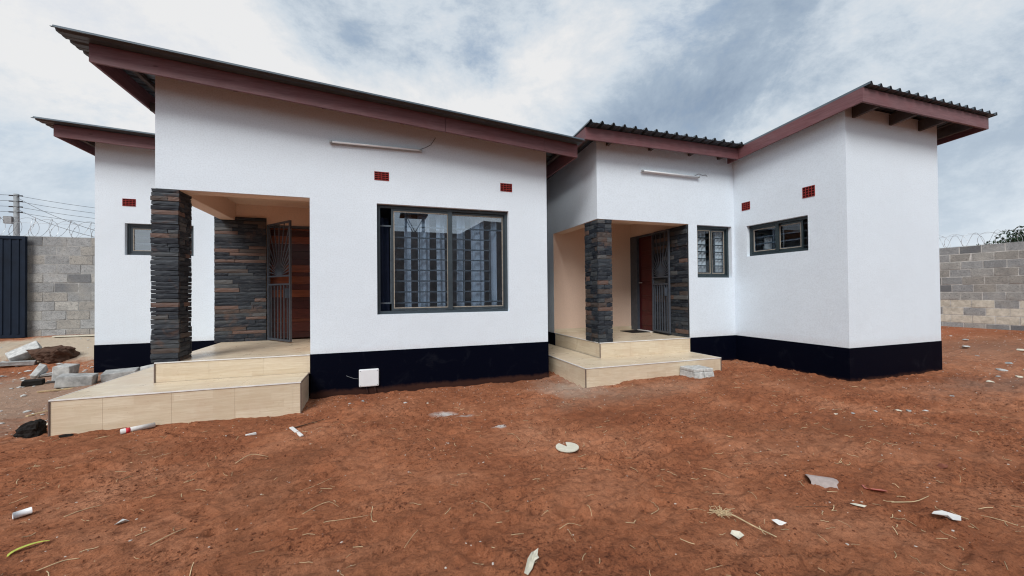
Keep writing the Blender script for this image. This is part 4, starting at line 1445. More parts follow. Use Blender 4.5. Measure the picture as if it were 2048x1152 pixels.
# ------------------------------------------------------------------ tree
def thorn_tree(loc, height, spread, seed, label):
    r = random.Random(seed)
    t = thing('thorn_tree', label, 'tree', loc, 'thorn trees beyond the wall')
    L = Vector(loc)
    trunk = MB()
    fork = L + Vector((0.1, 0, height * 0.42))
    trunk.tube([L + Vector((0, 0, -0.3)), L + Vector((0.05, 0.03, height * 0.2)), fork], [0.16, 0.13, 0.11], 8)
    clumps = []
    for k in range(16):
        a = 6.283 * k / 16 + r.uniform(-.3, .3)
        rr_ = spread * r.uniform(0.35, 1.0)
        tip = L + Vector((rr_ * math.cos(a), rr_ * math.sin(a), height * (0.86 + r.uniform(-0.16, 0.10) - 0.12 * (rr_ / spread))))
        mid = fork.lerp(tip, 0.5) + Vector((0, 0, 0.18 * height * r.uniform(0.2, 0.8)))
        trunk.tube([fork, mid, tip], [0.06, 0.035, 0.012], 5)
        clumps.append((tip, spread * r.uniform(0.26, 0.44)))
        clumps.append((mid.lerp(tip, 0.55) + Vector((0, 0, 0.1)), spread * r.uniform(0.25, 0.4)))
    obj('trunk', trunk, M_BARK, t, True)
    n = 15000
    g = np.random.default_rng(seed)
    ci = g.integers(0, len(clumps), n)
    cen = np.array([tuple(c_[0]) for c_ in clumps])[ci]
    rad = np.array([c_[1] for c_ in clumps])[ci]
    d = g.normal(size=(n, 3))
    d /= np.linalg.norm(d, axis=1)[:, None]
    rr2 = g.random(n) ** 0.45
    P = cen + d * (rr2 * rad)[:, None] * np.array([1.15, 1.15, 0.42])
    a1 = g.normal(size=(n, 3))
    a1 /= np.linalg.norm(a1, axis=1)[:, None]
    a2 = np.cross(a1, g.normal(size=(n, 3)))
    a2 /= np.linalg.norm(a2, axis=1)[:, None]
    sz = g.uniform(0.035, 0.075, n)[:, None]
    V = np.stack([P - a1 * sz, P + a2 * sz * 0.5, P + a1 * sz, P - a2 * sz * 0.5], 1).reshape(-1, 3)
    m = bpy.data.meshes.new('crown')
    m.from_pydata(V.tolist(), [], np.arange(4 * n).reshape(-1, 4).tolist())
    m.materials.append(M_LEAF)
    link('crown', m, t)


thorn_tree((25.0, 7.55, 0.3), 3.75, 2.1, 3, 'dark green thorn tree rising behind the razor-wired block wall')

# ------------------------------------------------------------------ what stands behind the viewer (seen mirrored in the window)
nb = thing('neighbouring_house', 'bare grey rendered house across the yard with a raised roof end', 'house', (2.0, -4.0, 0))
obj('wall', MB().box(-9.0, 9.0, -4.3, -4.0, -0.3, 3.90), M_NEIGH, nb)
g_ = MB()
prof = [(3.25, 3.90), (4.27, 4.49), (6.6, 4.42), (8.9, 3.905)]
g_.v += [(x, -3.998, z) for x, z in prof] + [(x, -4.3, z) for x, z in prof]
g_.f += [(0, 1, 2, 3), (7, 6, 5, 4), (0, 4, 5, 1), (1, 5, 6, 2), (2, 6, 7, 3), (3, 7, 4, 0)]
obj('gable', g_, M_NEIGH, nb)
obj('wall', MB().box(-9.0, -8.7, -9.0, -4.301, -0.3, 3.89).box(8.7, 9.0, -9.0, -4.301, -0.3, 3.89), M_NEIGH, nb)
tk = thing('tank_stand', 'braced steel water tank stand behind the neighbouring house', 'tank stand', (2.05, -12.0, 0))
for x in (1.57, 2.59):
    for y in (-12.4, -11.6):
        obj('leg', MB().bar((x, y, -0.2), (x, y, 6.0), 0.09, 0.09, (0, 1, 0)), M_TANK, tk)
for y in (-12.4, -11.6):
    for za in (0.3, 2.2, 4.1):
        obj('brace', MB().bar((1.57, y, za), (2.59, y, za + 1.85), 0.04, 0.04, (0, 1, 0)), M_TANK, tk)
        obj('brace', MB().bar((2.59, y + .05, za), (1.57, y + .05, za + 1.85), 0.04, 0.04, (0, 1, 0)), M_TANK, tk)
obj('platform', MB().box(1.24, 2.80, -12.6, -11.4, 6.0, 6.10), M_TANK, tk)


# ------------------------------------------------------------------ debris
def lump_mesh(seed, sx, sy, sz, sub=4, rough=0.16, cut=0.12):
    r = np.random.default_rng(seed)
    import bmesh
    bm = bmesh.new()
    big_ = max(sx, sy, sz) > 0.09
    bmesh.ops.create_icosphere(bm, subdivisions=sub if big_ else 2, radius=1.0)
    V = np.array([tuple(v_.co) for v_ in bm.verts])
    for k in range(11):
        n_ = r.normal(size=3)
        n_ /= np.linalg.norm(n_)
        o_ = r.uniform(0.50, 0.88)
        kk = V @ n_ - o_
        V = V - n_ * (np.maximum(kk, 0) * (1 - cut))[:, None]
    ph = r.uniform(0, 6, (14, 1))
    for k in range(14):
        f = r.normal(size=3) * (2.0 if k < 5 else 7.0 if k < 10 else 16.0)
        V = V * (1 + rough * (0.5 if k < 5 else 0.28 if k < 10 else 0.16) * np.sin(V @ f + ph[k]))[:, None]
    V = V * (1 + (0.02 if big_ else 0.05) * r.normal(size=(len(V), 1)))
    for v_, p in zip(bm.verts, V):
        v_.co = (p[0] * sx, p[1] * sy, p[2] * sz)
    m = bpy.data.meshes.new('lump')
    bm.to_mesh(m)
    bm.free()
    return m


def lump(name, x, y, sx, sy, sz, mat, label, cat, seed, rz=0.0, sink=0.25, tilt=0.0, group=None):
    m = lump_mesh(seed, sx, sy, sz)
    m.materials.append(mat)
    o = link(name, m, None, (x, y, gz(x, y) + sz * (1 - 2 * sink) * 0.8), (tilt, 0, rz))
    return tag(o, label, cat, group)


def slab(name, x, y, lx, ly, lz, mat, label, cat, rz=0.0, tilt=(0, 0), lift=0.0, bev=0.006, jit=0.006, seed=0, group=None):
    r = random.Random(seed * 7 + 3)
    j = lambda: r.uniform(-jit, jit)
    q = [(sx_ * lx / 2 + j(), sy_ * ly / 2 + j(), z_ + j()) for z_ in (0, lz) for sx_, sy_ in ((-1, -1), (1, -1), (1, 1), (-1, 1))]
    o = obj(name, MB().hexa(q), mat, None, bevel=bev)
    o.location = (x, y, gz(x, y) - 0.006 + lift)
    o.rotation_euler = (tilt[0], tilt[1], rz)
    return tag(o, label, cat, group)


def scrap(name, x, y, pts, rz, mat, label, cat, curl=0.02, th=0.0015, lift=0.004, seed=0):
    """a sheet of paper or card: outline pts (cw/ccw), fan-triangulated round its centre with curled rim"""
    r = random.Random(seed)
    mb = MB()
    n = len(pts)
    cx_ = sum(p[0] for p in pts) / n
    cy_ = sum(p[1] for p in pts) / n
    rim = []
    for k, p in enumerate(pts):
        rim.append((p[0], p[1], r.uniform(0, curl)))
    midr = [((p[0] + cx_) / 2, (p[1] + cy_) / 2, r.uniform(0, curl * 0.3)) for p in pts]
    for t in (0, th):
        mb.v += [(a_, b_, c_ + t) for a_, b_, c_ in rim] + [(a_, b_, c_ + t) for a_, b_, c_ in midr] + [(cx_, cy_, 0.002 + t)]
    N = 2 * n + 1
    for t in (0, 1):
        o_ = t * N
        for k in range(n):
            k2 = (k + 1) % n
            f1 = (o_ + k, o_ + k2, o_ + n + k2, o_ + n + k)
            f2 = (o_ + n + k, o_ + n + k2, o_ + 2 * n)
            mb.f += [f1 if t else f1[::-1], f2 if t else f2[::-1]]
    for k in range(n):
        k2 = (k + 1) % n
        mb.f.append((k, k2, N + k2, N + k))
    o = obj(name, mb, mat, None)
    o.location = (x, y, gz(x, y) + lift)
    o.rotation_euler = (0, 0, rz)
    return tag(o, label, cat)


def stalk(name, pts, rad, mat, label, cat, group=None):
    P = [Vector((x, y, gz(x, y) + rad * 0.8 + h)) for x, y, h in pts]
    out = []
    for i in range(len(P) - 1):
        for k in range(4):
            out.append(P[i].lerp(P[i + 1], k / 4))
    out.append(P[-1])
    for _ in range(2):
        out = [out[0]] + [(out[i - 1] + out[i] * 2 + out[i + 1]) / 4 for i in range(1, len(out) - 1)] + [out[-1]]
    for q in out:
        q.z = max(q.z, gz(q.x, q.y) + rad * 0.5)
    o = obj(name, MB().tube(out, [rad * (1 - 0.5 * i / len(out)) for i in range(len(out))], 5), mat, None, True)
    return tag(o, label, cat, group)


# rolled paper with red band
rl = thing('paper_roll', 'white paper roll with red band on the soil before the tiled steps', 'roll', (-2.44, 5.235, 0))
A, B = Vector((-2.525, 5.165, gz(-2.525, 5.165) + 0.026)), Vector((-2.315, 5.335, gz(-2.315, 5.335) + 0.026))
obj('roll', MB().tube([A, B], 0.026, 16), M_PAPER, rl, True)
dd = (B - A)
obj('label_band', MB().tube([A + dd * 0.13, A + dd * 0.26], 0.0268, 16), M_RED, rl, True)
# plastic pipe offcut, bottom left
pc = MB()
A, B = Vector((-2.225, 3.435, gz(-2.22, 3.44) + 0.020)), Vector((-2.165, 3.485, gz(-2.17, 3.48) + 0.026))
for rad_, rev in ((0.021, False), (0.018, True)):
    b0_ = len(pc.v)
    pc.tube([A, B], rad_, 16, False)
pc.f += [(k, (k + 1) % 16, 32 + (k + 1) % 16, 32 + k) for k in range(16)] + [(16 + (k + 1) % 16, 16 + k, 48 + k, 48 + (k + 1) % 16) for k in range(16)]
tag(obj('pipe_offcut', pc, M_PVC, None, True), 'short white plastic pipe offcut lying on bare soil', 'pipe')
# lid with a notch
ld = MB()
pts = [(0.0, 0.0)] + [(0.105 * math.cos(a), 0.105 * math.sin(a)) for a in [R(110) + R(322) * k / 40 for k in range(41)]]
n_ = len(pts)
ld.v += [(x, y, 0) for x, y in pts] + [(x, y, 0.008) for x, y in pts]
for k in range(1, n_ - 1):
    ld.f += [(0, k + 1, k), (n_, n_ + k, n_ + k + 1), (k, k + 1, n_ + k + 1, n_ + k)]
ld.f += [(0, 1, n_ + 1, n_), (n_ - 1, 0, n_, 2 * n_ - 1)]
o = obj('broken_lid', ld, M_PAPERY, None)
o.location = (1.627, 3.262, gz(1.627, 3.262) + 0.026)
o.rotation_euler = (0.02, -0.02, 0.0)
tag(o, 'round cream plastic lid with a missing wedge on the open soil', 'lid')
# curved shard
sh = MB()
for t in (0.095, 0.089):
    for i in range(9):
        a = R(25) + R(130) * i / 8
        for x in (-0.085, 0.085):
            sh.v.append((x + (0.012 * math.sin(i * 1.7) if x > 0 else 0.008 * math.cos(i)), t * math.cos(a), t * math.sin(a) - 0.055))
for i in range(8):
    k = 2 * i
    sh.f += [(k, k + 1, k + 3, k + 2), (18 + k + 2, 18 + k + 3, 18 + k + 1, 18 + k), (k, k + 2, 20 + k, 18 + k), (k + 3, k + 1, 19 + k, 21 + k)]
sh.f += [(0, 18, 19, 1), (16, 17, 35, 34)]
o = obj('curved_shard', sh, M_TERRA, None)
o.location = (3.105, 2.045, gz(3.105, 2.045) + 0.012)
o.rotation_euler = (0.05, 0.0, R(-42))
tag(o, 'greyish pink curved shard arching over the soil', 'shard')
scrap('wrapper', 3.34, 1.845, [(-.07, -.03), (.06, -.035), (.075, .025), (0.0, .03), (-.06, .035)], R(-38), M_PINK, 'faded red wrapper with a white torn end on the soil', 'wrapper', 0.02, seed=2)
scrap('card_piece', 3.33, 1.455, [(-.075, .03), (-.03, .055), (.02, .05), (.07, -.01), (.02, -.05), (-.03, -.045), (-.025, -.015), (-.05, -.005)], R(-15), M_PAPER, 'white torn card with a notch, lying in the open soil', 'card', 0.018, 0.003, 0.006, 4)
scrap('paper_scrap', 1.96, 1.757, [(-.035, -.02), (.02, -.03), (.04, .0), (.015, .035), (-.02, .03)], 0.4, M_PAPERY, 'cream paper scrap below the bent dry stalk', 'paper', 0.02, seed=5)
scrap('paper_scrap', 2.36, 1.797, [(-.045, .02), (-.01, .025), (.045, -.02), (.02, -.025), (-.02, -.01)], -0.3, M_PAPER, 'small crumpled whitish scrap right of the long dry stalk', 'paper', 0.02, seed=6)
scrap('paper_scrap', 3.0, 1.757, [(-.035, .012), (.0, .02), (.05, -.012), (.03, -.022), (-.02, -.012)], -0.5, M_PAPERY, 'narrow cream leaf-shaped scrap at the end of a twig', 'paper', 0.01, seed=7)
scrap('foil_scrap', -1.539, 3.158, [(-.03, -.012), (.02, -.02), (.035, .005), (.0, .02), (-.025, .012)], 0.2, M_CONCP, 'crumpled silvery scrap alone in the soil', 'scrap', 0.025, seed=8)
scrap('paper_scrap', -6.2, 9.5, [(-.13, -.08), (.12, -.08), (.13, .08), (-.1, .1)], 0.2, M_PAPER, 'white paper sheet near the rubble heap by the gate', 'paper', 0.03, seed=9)
o = slab('timber_offcut', -0.81, 4.60, 0.035, 0.35, 0.012, M_PAPER, 'narrow white painted timber strip on the soil before the step corner', 'offcut', R(26), lift=0.008)
stalk('twig', [(-0.87, 4.79, .01), (-0.72, 4.90, .015), (-0.60, 4.98, 0.01)], 0.006, M_TWIG, 'brown twig touching the white timber strip', 'twig')
slab('paper_chip', -1.24, 4.70, 0.09, 0.03, 0.012, M_PAPER, 'small white chip between the paper roll and the timber strip', 'chip', R(25), lift=0.006, bev=0.003)
scrap('leaf', -2.62, 5.05, [(-.05, 0), (0, .012), (.06, .004), (0, -.012)], 0.5, M_STRAW, 'dry leaf sliver below the paper roll', 'leaf', 0.01, seed=3)
# bark strip, bottom centre
scrap('husk_strip', 0.75, 1.93, [(-.105, -.012), (-.06, -.022), (0.0, -.018), (.05, -.026), (.075, -.010), (.115, -.004), (.085, .012), (.05, .016), (0.0, .022), (-.05, .016), (-.10, .010)], R(52), M_PAPERY, 'pale curled husk strip lying nearest the viewer', 'husk', 0.030, 0.002, 0.004, 12)
# yellow-green leaf
lf = MB()
for i in range(9):
    u = i / 8
    a = R(200) - R(150) * u
    w_ = 0.010 * math.sin(math.pi * min(0.98, u + 0.06)) + 0.001
    for s_ in (-1, 1):
        lf.v.append(((0.085 + s_ * w_) * math.cos(a), (0.06 + s_ * w_) * math.sin(a), 0.012 + 0.02 * u))
for i in range(8):
    lf.f.append((2 * i, 2 * i + 1, 2 * i + 3, 2 * i + 2))
o = obj('leaf', lf, M_LEAFY, None)
o.modifiers.new('thick', 'SOLIDIFY').thickness = 0.002
o.location = (-1.845, 2.96, gz(-1.85, 2.96) + 0.004)
tag(o, 'curved yellow-green leaf blade on the soil', 'leaf')
# long stalk with tuft
stalk('straw_stalk', [(2.02, 2.02, .02), (2.118, 1.95, .03), (2.14, 1.80, .02), (2.150, 1.665, .01)], 0.0065, M_STRAW, 'long bent dry stalk with a grassy tuft', 'stalk')
rr = random.Random(50)
tf = MB()
for k in range(34):
    a = rr.uniform(0, 6.28)
    L_ = rr.uniform(0.04, 0.11)
    p0 = Vector((2.06, 1.965, 0.012)) + Vector((rr.uniform(-.03, .03), rr.uniform(-.02, .02), 0))
    p1 = p0 + Vector((math.cos(a) * L_ * .5, math.sin(a) * L_ * .3, rr.uniform(.01, .04)))
    p2 = p0 + Vector((math.cos(a) * L_, math.sin(a) * L_ * .6, rr.uniform(.0, .02)))
    gz0 = gz(2.06, 1.965)
    tf.tube([q + Vector((0, 0, gz0)) for q in (p0, p1, p2)], 0.0018, 3)
tag(obj('straw_tuft', tf, M_STRAW, None), 'tangled tuft of dry grass on the bent stalk', 'straw')
# hand-placed stalks seen in the photo: (points x,y,height), radius
ST = [
    ([(-1.16, 3.95, .005), (-1.08, 4.08, .03), (-0.94, 4.055, .01)], 0.007, M_STRAW, 'thick pale arched stalk alone before the large window'),
    ([(-2.15, 4.55, 0), (-2.0, 4.62, .01), (-1.85, 4.68, 0)], 0.004, M_STRAW, None), ([(-1.95, 4.35, 0), (-1.75, 4.42, .01)], 0.005, M_STRAW, None),
    ([(-0.62, 3.2, 0), (-0.45, 3.3, .01), (-0.28, 3.42, 0)], 0.004, M_STRAW, None), ([(-0.55, 2.85, 0), (-0.42, 3.02, .02), (-0.30, 3.05, .02), (-0.2, 2.98, 0)], 0.0045, M_STRAW, None),
    ([(-0.42, 2.72, 0), (-0.2, 2.74, .01), (0.02, 2.76, 0)], 0.004, M_STRAW, None), ([(-1.28, 2.75, 0), (-1.16, 2.9, .015), (-1.1, 3.02, 0)], 0.006, M_STRAW, None),
    ([(-1.4, 2.95, 0), (-1.3, 3.0, .01)], 0.004, M_STRAW, None), ([(0.6, 2.75, 0), (0.68, 2.62, .01), (0.72, 2.45, 0)], 0.004, M_STRAW, None),
    ([(0.98, 2.18, 0), (1.1, 2.2, .015), (1.22, 2.16, 0)], 0.004, M_STRAW, None), ([(1.08, 2.2, .01), (1.06, 2.0, 0)], 0.0035, M_STRAW, None),
    ([(1.62, 2.1, 0), (1.76, 2.12, .01), (1.78, 2.3, .02), (1.83, 2.4, 0)], 0.004, M_STRAW, None), ([(1.86, 2.1, 0), (1.95, 2.05, .03), (2.05, 2.02, 0)], 0.003, M_STRAW, None),
    ([(3.25, 1.70, 0), (3.37, 1.63, .02), (3.50, 1.625, .03)], 0.008, M_STRAW, 'stout pale stick lying right of the faded red wrapper'), ([(2.55, 1.92, 0), (2.72, 1.84, .01), (2.92, 1.78, 0)], 0.003, M_TWIG, None),
    ([(2.5, 2.55, 0), (2.42, 2.62, .02), (2.55, 2.42, .01), (2.62, 2.3, 0)], 0.003, M_STRAW, None), ([(2.18, 2.2, 0), (2.32, 2.22, .01), (2.42, 2.18, 0)], 0.004, M_STRAW, None),
    ([(2.98, 1.95, 0), (3.08, 1.90, .005)], 0.006, M_STRAW, None), ([(3.05, 1.55, 0), (3.09, 1.62, .01)], 0.006, M_STRAW, None),
    ([(2.05, 2.28, .0), (1.98, 2.35, .015), (1.9, 2.42, 0)], 0.003, M_TWIG, None), ([(1.45, 1.75, 0), (1.5, 1.9, .01), (1.52, 2.0, 0)], 0.003, M_TWIG, None),
    ([(1.55, 1.62, 0), (1.72, 1.6, .01)], 0.003, M_STRAW, None), ([(3.7, 1.25, 0), (3.6, 1.38, .01), (3.55, 1.45, 0)], 0.005, M_STRAW, None),
    ([(-1.75, 2.72, 0), (-1.6, 2.8, .01), (-1.5, 2.82, 0)], 0.007, M_STRAW, None), ([(-2.0, 3.35, 0), (-1.85, 3.45, .01), (-1.75, 3.5, 0)], 0.005, M_STRAW, None),
    ([(0.1, 2.3, 0), (0.2, 2.42, .01), (0.25, 2.5, 0)], 0.004, M_STRAW, None), ([(0.55, 3.1, 0), (0.68, 3.05, .01)], 0.004, M_STRAW, None),
]
LM = [(-2.44, 5.2, 'white paper roll'), (-0.81, 4.6, 'white timber strip'), (-1.05, 4.05, 'arched pale stalk'), (-2.2, 3.46, 'plastic pipe offcut'), (-1.85, 2.97, 'yellow-green leaf'), (-1.54, 3.16, 'silvery scrap'),
      (1.63, 3.26, 'broken cream lid'), (0.75, 1.91, 'curled husk strip'), (2.06, 1.96, 'straw tuft'), (3.1, 2.04, 'curved pink shard'), (3.34, 1.84, 'faded red wrapper'), (3.33, 1.45, 'white torn card'), (1.96, 1.76, 'cream paper scrap')]


def place_words(x, y):
    lx, ly, nm = min(LM, key=lambda q: (q[0] - x) ** 2 + (q[1] - y) ** 2)
    ax, ay = math.atan2(x, y), math.atan2(lx, ly)
    dr_ = math.hypot(x, y) - math.hypot(lx, ly)
    if abs(ax - ay) * math.hypot(lx, ly) > abs(dr_):
        return ('right of the ' if ax > ay else 'left of the ') + nm
    return ('behind the ' if dr_ > 0 else 'in front of the ') + nm


USED = {}
NTH = ['', 'second ', 'third ', 'fourth ', 'fifth ', 'sixth ', 'seventh ', 'eighth ']
for pts, rad, mt, lab in ST:
    mx_, my_ = sum(p[0] for p in pts) / len(pts), sum(p[1] for p in pts) / len(pts)
    k_ = 1.0 if lab else 0.6
    pts = [(mx_ + (p[0] - mx_) * k_, my_ + (p[1] - my_) * k_, p[2] * k_) for p in pts]
    if not lab:
        what = ('brown ' if mt is M_TWIG else 'pale ') + ('crooked ' if len(pts) > 3 else 'bent ' if len(pts) > 2 else 'straight ')
        w_ = place_words(*pts[0][:2])
        k = USED.get((what, w_), 0)
        USED[(what, w_)] = k + 1
        lab = NTH[k] + 'thin ' + what + 'stalk on the soil ' + w_
        stalk('straw_stalk', pts, rad * 0.5, mt, lab, 'stalk', 'loose stalks on the soil')
    else:
        stalk('straw_stalk', pts, rad * 0.5, mt, lab, 'stalk')
lump('brick_bit', 4.243, 1.885, 0.045, 0.035, 0.028, M_REDBRICK, 'broken red brick bit alone in the soil', 'brick', 31)
# two grey kerb blocks by the second steps
kb = random.Random(4)
for k, (x, lab) in enumerate(((4.66, 'pale grey moulded concrete block against the second steps, left one of the pair'), (4.855, 'pale grey moulded concrete block against the second steps, right one of the pair'))):
    q = thing('kerb_block', lab, 'block', (x, 5.0, 0.09), 'blocks by the second steps')
    b0_ = gz(x, 4.9) - 0.02
    obj('block_body', MB().hexa([(x - .094, 4.80, b0_), (x + .094, 4.80, b0_), (x + .094, 5.135, b0_), (x - .094, 5.135, b0_),
                                 (x - .088, 4.815, b0_ + .098), (x + .088, 4.815, b0_ + .098), (x + .088, 5.13, b0_ + .098), (x - .088, 5.13, b0_ + .098)]), M_CONCP, q, bevel=0.008)
    obj('block_cap', MB().box(x - .091, x + .091, 4.825, 5.13, b0_ + .0985, b0_ + .150), M_CONCP, q, bevel=0.012)
# left-hand rubble
lump('rubble_heap', -5.72, 9.7, 0.38, 0.28, 0.20, M_CLOD, 'brown lump of broken footing beside the block wall', 'rubble', 41, 0.3, 0.2)
slab('broken_slab', -6.15, 9.80, 0.42, 0.30, 0.16, M_CONCP, 'pale tilted slab leaning on the brown footing lump', 'slab', 0.5, (0.35, -0.5), 0.05, 0.015, 0.04, 1)
slab('broken_slab', -6.1, 9.5, 0.45, 0.12, 0.07, M_CONC, 'grey flat slab under the brown footing lump', 'slab', 0.2, (0.05, 0.05), 0.0, 0.01, 0.02, 2)
slab('concrete_block', -4.85, 8.45, 0.20, 0.42, 0.22, M_CONCP, 'upright pale concrete block leaning by the wing corner', 'block', 0.25, (0.0, 0.08), 0.0, 0.012, 0.012, 3)
slab('concrete_block', -4.42, 7.95, 0.40, 0.20, 0.17, M_CONC, 'rough grey concrete block lying left of the tiled steps', 'block', 0.15, (0.02, 0.03), 0.0, 0.015, 0.014, 4)
slab('concrete_block', -4.02, 8.25, 0.42, 0.40, 0.13, M_CONC, 'flat grey paving slab against the black plinth of the rear wing', 'block', 0.3, (0.04, -0.05), 0.02, 0.012, 0.014, 5)
slab('concrete_block', -3.58, 8.45, 0.40, 0.35, 0.12, M_CONCP, 'pale flat slab tucked between the plinth and the tiled step', 'block', -0.1, (0.03, 0.02), 0.02, 0.012, 0.014, 6)
slab('broken_slab', -5.35, 8.75, 0.10, 0.26, 0.12, M_CONCP, 'small pale slab standing tilted among the chips', 'slab', 0.2, (0.5, 0.2), 0.02, 0.008, 0.02, 7)
slab('broken_slab', -5.15, 8.75, 0.30, 0.16, 0.06, M_CONC, 'flat grey chip between tilted slab and upright block', 'slab', 0.4, (0.06, -0.05), 0.0, 0.008, 0.02, 8)
slab('brick_half', -5.05, 8.15, 0.22, 0.11, 0.08, M_CHAR, 'dark half brick on the trodden soil left of the slabs', 'brick', 0.3, (0.05, 0.02), 0.0, 0.01, 0.01, 9)
slab('timber_plank', -4.75, 8.25, 0.36, 0.08, 0.02, M_TIMBER, 'dark short plank beside the rough grey block', 'plank', 0.35, (0.0, 0.04), 0.01, 0.003, 0.006, 10)
slab('timber_plank', -4.55, 7.75, 0.35, 0.07, 0.02, M_STRAW, 'pale short plank in front of the rough grey block', 'plank', 0.3, (0, 0), 0.01, 0.003, 0.006, 11)
slab('timber_plank', -3.85, 6.75, 0.8, 0.035, 0.018, M_STRAW, 'long pale batten running towards the tiled step corner', 'plank', 1.15, (0, 0), 0.01, 0.003, 0.006, 12)
slab('timber_plank', -3.42, 5.85, 0.34, 0.035, 0.02, M_PAPERY, 'short whitish batten touching the left side of the steps', 'plank', 0.25, (0, 0.0), 0.02, 0.003, 0.006, 13)
lump('charred_lump', -3.40, 5.51, 0.115, 0.09, 0.115, M_CHAR, 'black charred lump at the left foot of the tiled steps', 'lump', 47, 0.4, 0.15)
lump('tar_bit', -3.02, 5.27, 0.06, 0.03, 0.02, M_CHAR, 'flat black bit at the foot of the step riser', 'lump', 48, 0.2, 0.2)
slab('timber_plank', -5.9, 10.95, 1.1, 0.12, 0.03, M_PAPERY, 'weathered board lying along the foot of the block wall', 'plank', 0.02, (0, 0), 0.01, 0.003, 0.006, 14)
# stones with a size of their own: right yard and strip before the houses
SB = [(7.0, 3.0, .055, 'pale yellowish stone'), (9.6, 3.5, .10, None), (9.9, 3.35, .07, None), (10.3, 3.7, .12, None), (10.9, 3.6, .09, None), (9.2, 3.2, .06, None), (10.6, 4.2, .07, None), (11.2, 4.6, .09, None), (11.6, 4.0, .1, None),
      (12.2, 5.0, .08, None), (12.6, 5.4, .06, None), (8.4, 3.2, .05, None), (8.9, 3.3, .05, None), (5.3, 2.9, .035, None), (5.6, 2.85, .04, None), (5.75, 2.83, .055, None), (5.9, 2.75, .04, None), (4.8, 3.0, .03, None), (5.0, 2.95, .03, None),
      (0.33, 5.33, .045, None), (0.60, 5.2, .03, None), (-0.2, 5.6, .04, None), (-0.35, 5.5, .03, None), (0.1, 5.7, .035, None), (-5.6, 7.3, .06, None), (-5.2, 6.6, .05, None), (-4.3, 5.9, .05, None), (-4.1, 5.6, .06, None), (-4.6, 6.2, .04, None), (-6.4, 8.9, .06, None), (-5.9, 8.9, .05, None)]
LM2 = [(7.0, 3.0, 'yellowish stone'), (9.0, 3.9, 'wing corner'), (5.5, 3.0, 'brick bit'), (0.0, 6.0, 'junction box'), (-5.0, 8.15, 'dark half brick'), (-3.4, 5.5, 'charred lump'), (-5.72, 9.7, 'brown footing lump'), (14.5, 5.0, 'far block wall'), (12.0, 4.6, 'razor-wired far wall')]
USED2 = {}
NTH2 = ['', 'second ', 'third ', 'fourth ', 'fifth ', 'sixth ', 'seventh ', 'eighth ', 'ninth ', 'tenth ']
LM = LM2


def stone_label(x, y, s_):
    what = ('broad ' if s_ > 0.085 else 'middling ' if s_ > 0.055 else 'small ') + 'pale stone '
    w_ = place_words(x, y)
    k = USED2.get((what, w_), 0)
    USED2[(what, w_)] = k + 1
    return NTH2[k] + what + w_


for k, (x, y, s_, lab) in enumerate(SB):
    s_ = s_ * (0.62 + 0.3 * ((k * 37) % 10) / 10)
    lump('loose_stone', x, y, s_, s_ * 0.75, s_ * 0.36, (M_CONC, M_CONCP, M_PAPERY)[k % 3], (lab + ' beyond the wing corner, largest in the open red soil') if lab else stone_label(x, y, s_),
         'stone', 100 + k, k * 1.3, 0.3, 0.1, None if lab else ('plaster chunks by the far wall' if x > 8.3 else 'small stones near the cottages'))


# ------------------------------------------------------------------ uncountable litter
def scatter(name, n, sizes, mat, region, label, cat, seed, flat=0.6, dens=None, base_faces=True):
    g = np.random.default_rng(seed)
    ico = [(0, 0, 1), (0.94, 0, 0.33), (0.29, 0.9, 0.33), (-0.76, 0.55, 0.33), (-0.76, -0.55, 0.33), (0.29, -0.9, 0.33), (0.6, 0.5, -0.6), (-0.3, 0.75, -0.6), (-0.8, 0, -0.6), (-0.3, -0.75, -0.6), (0.6, -0.5, -0.6)]
    fc = [(0, 1, 2), (0, 2, 3), (0, 3, 4), (0, 4, 5), (0, 5, 1), (1, 6, 2), (2, 7, 3), (3, 8, 4), (4, 9, 5), (5, 10, 1), (2, 6, 7), (3, 7, 8), (4, 8, 9), (5, 9, 10), (1, 10, 6)]
    ico, fc = np.array(ico), np.array(fc)
    X = g.uniform(region[0], region[1], n)
    Y = g.uniform(region[2], region[3], n)
    if dens is not None:
        keep = g.random(n) < dens(X, Y)
        X, Y = X[keep], Y[keep]
    # nothing inside the houses or on the steps
    ok = ~((X > -3.25) & (X < -0.88) & (Y > 5.33)) & ~((X > -2.7) & (X < 2.70) & (Y > 5.97)) & ~((X > 2.85) & (X < 5.47) & (Y > 5.11)) & ~((X > 5.4) & (X < 8.9) & (Y > 5.83)) & ~((X > 6.53) & (X < 8.9) & (Y > 3.87)) & ~((X > -4.7) & (X < -2) & (Y > 8.76)) & (Y < 11.1) & (X < 14.4)
    X, Y = X[ok], Y[ok]
    m = len(X)
    Z = ground_z(X, Y)
    S = np.exp(g.uniform(math.log(sizes[0]), math.log(sizes[1]), m))
    V = ico[None] * (1 + 0.35 * (g.random((m, 11, 1)) - 0.5)) * S[:, None, None]
    V = V * np.stack([g.uniform(.7, 1.3, m), g.uniform(.6, 1.0, m), np.full(m, flat) * g.uniform(.6, 1.1, m)], 1)[:, None, :]
    an = g.uniform(0, 6.283, m)
    c_, s_ = np.cos(an)[:, None], np.sin(an)[:, None]
    x = V[:, :, 0] * c_ - V[:, :, 1] * s_ + X[:, None]
    y = V[:, :, 0] * s_ + V[:, :, 1] * c_ + Y[:, None]
    z = V[:, :, 2] + Z[:, None] + (S * flat * 0.25)[:, None]
    P = np.stack([x, y, z], 2).reshape(-1, 3)
    F = (fc[None] + (np.arange(m) * 11)[:, None, None]).reshape(-1, 3)
    me = bpy.data.meshes.new(name)
    me.from_pydata(P.tolist(), [], F.tolist())
    me.materials.append(mat)
    o = link(name, me)
    return tag(o, label, cat, kind='stuff')


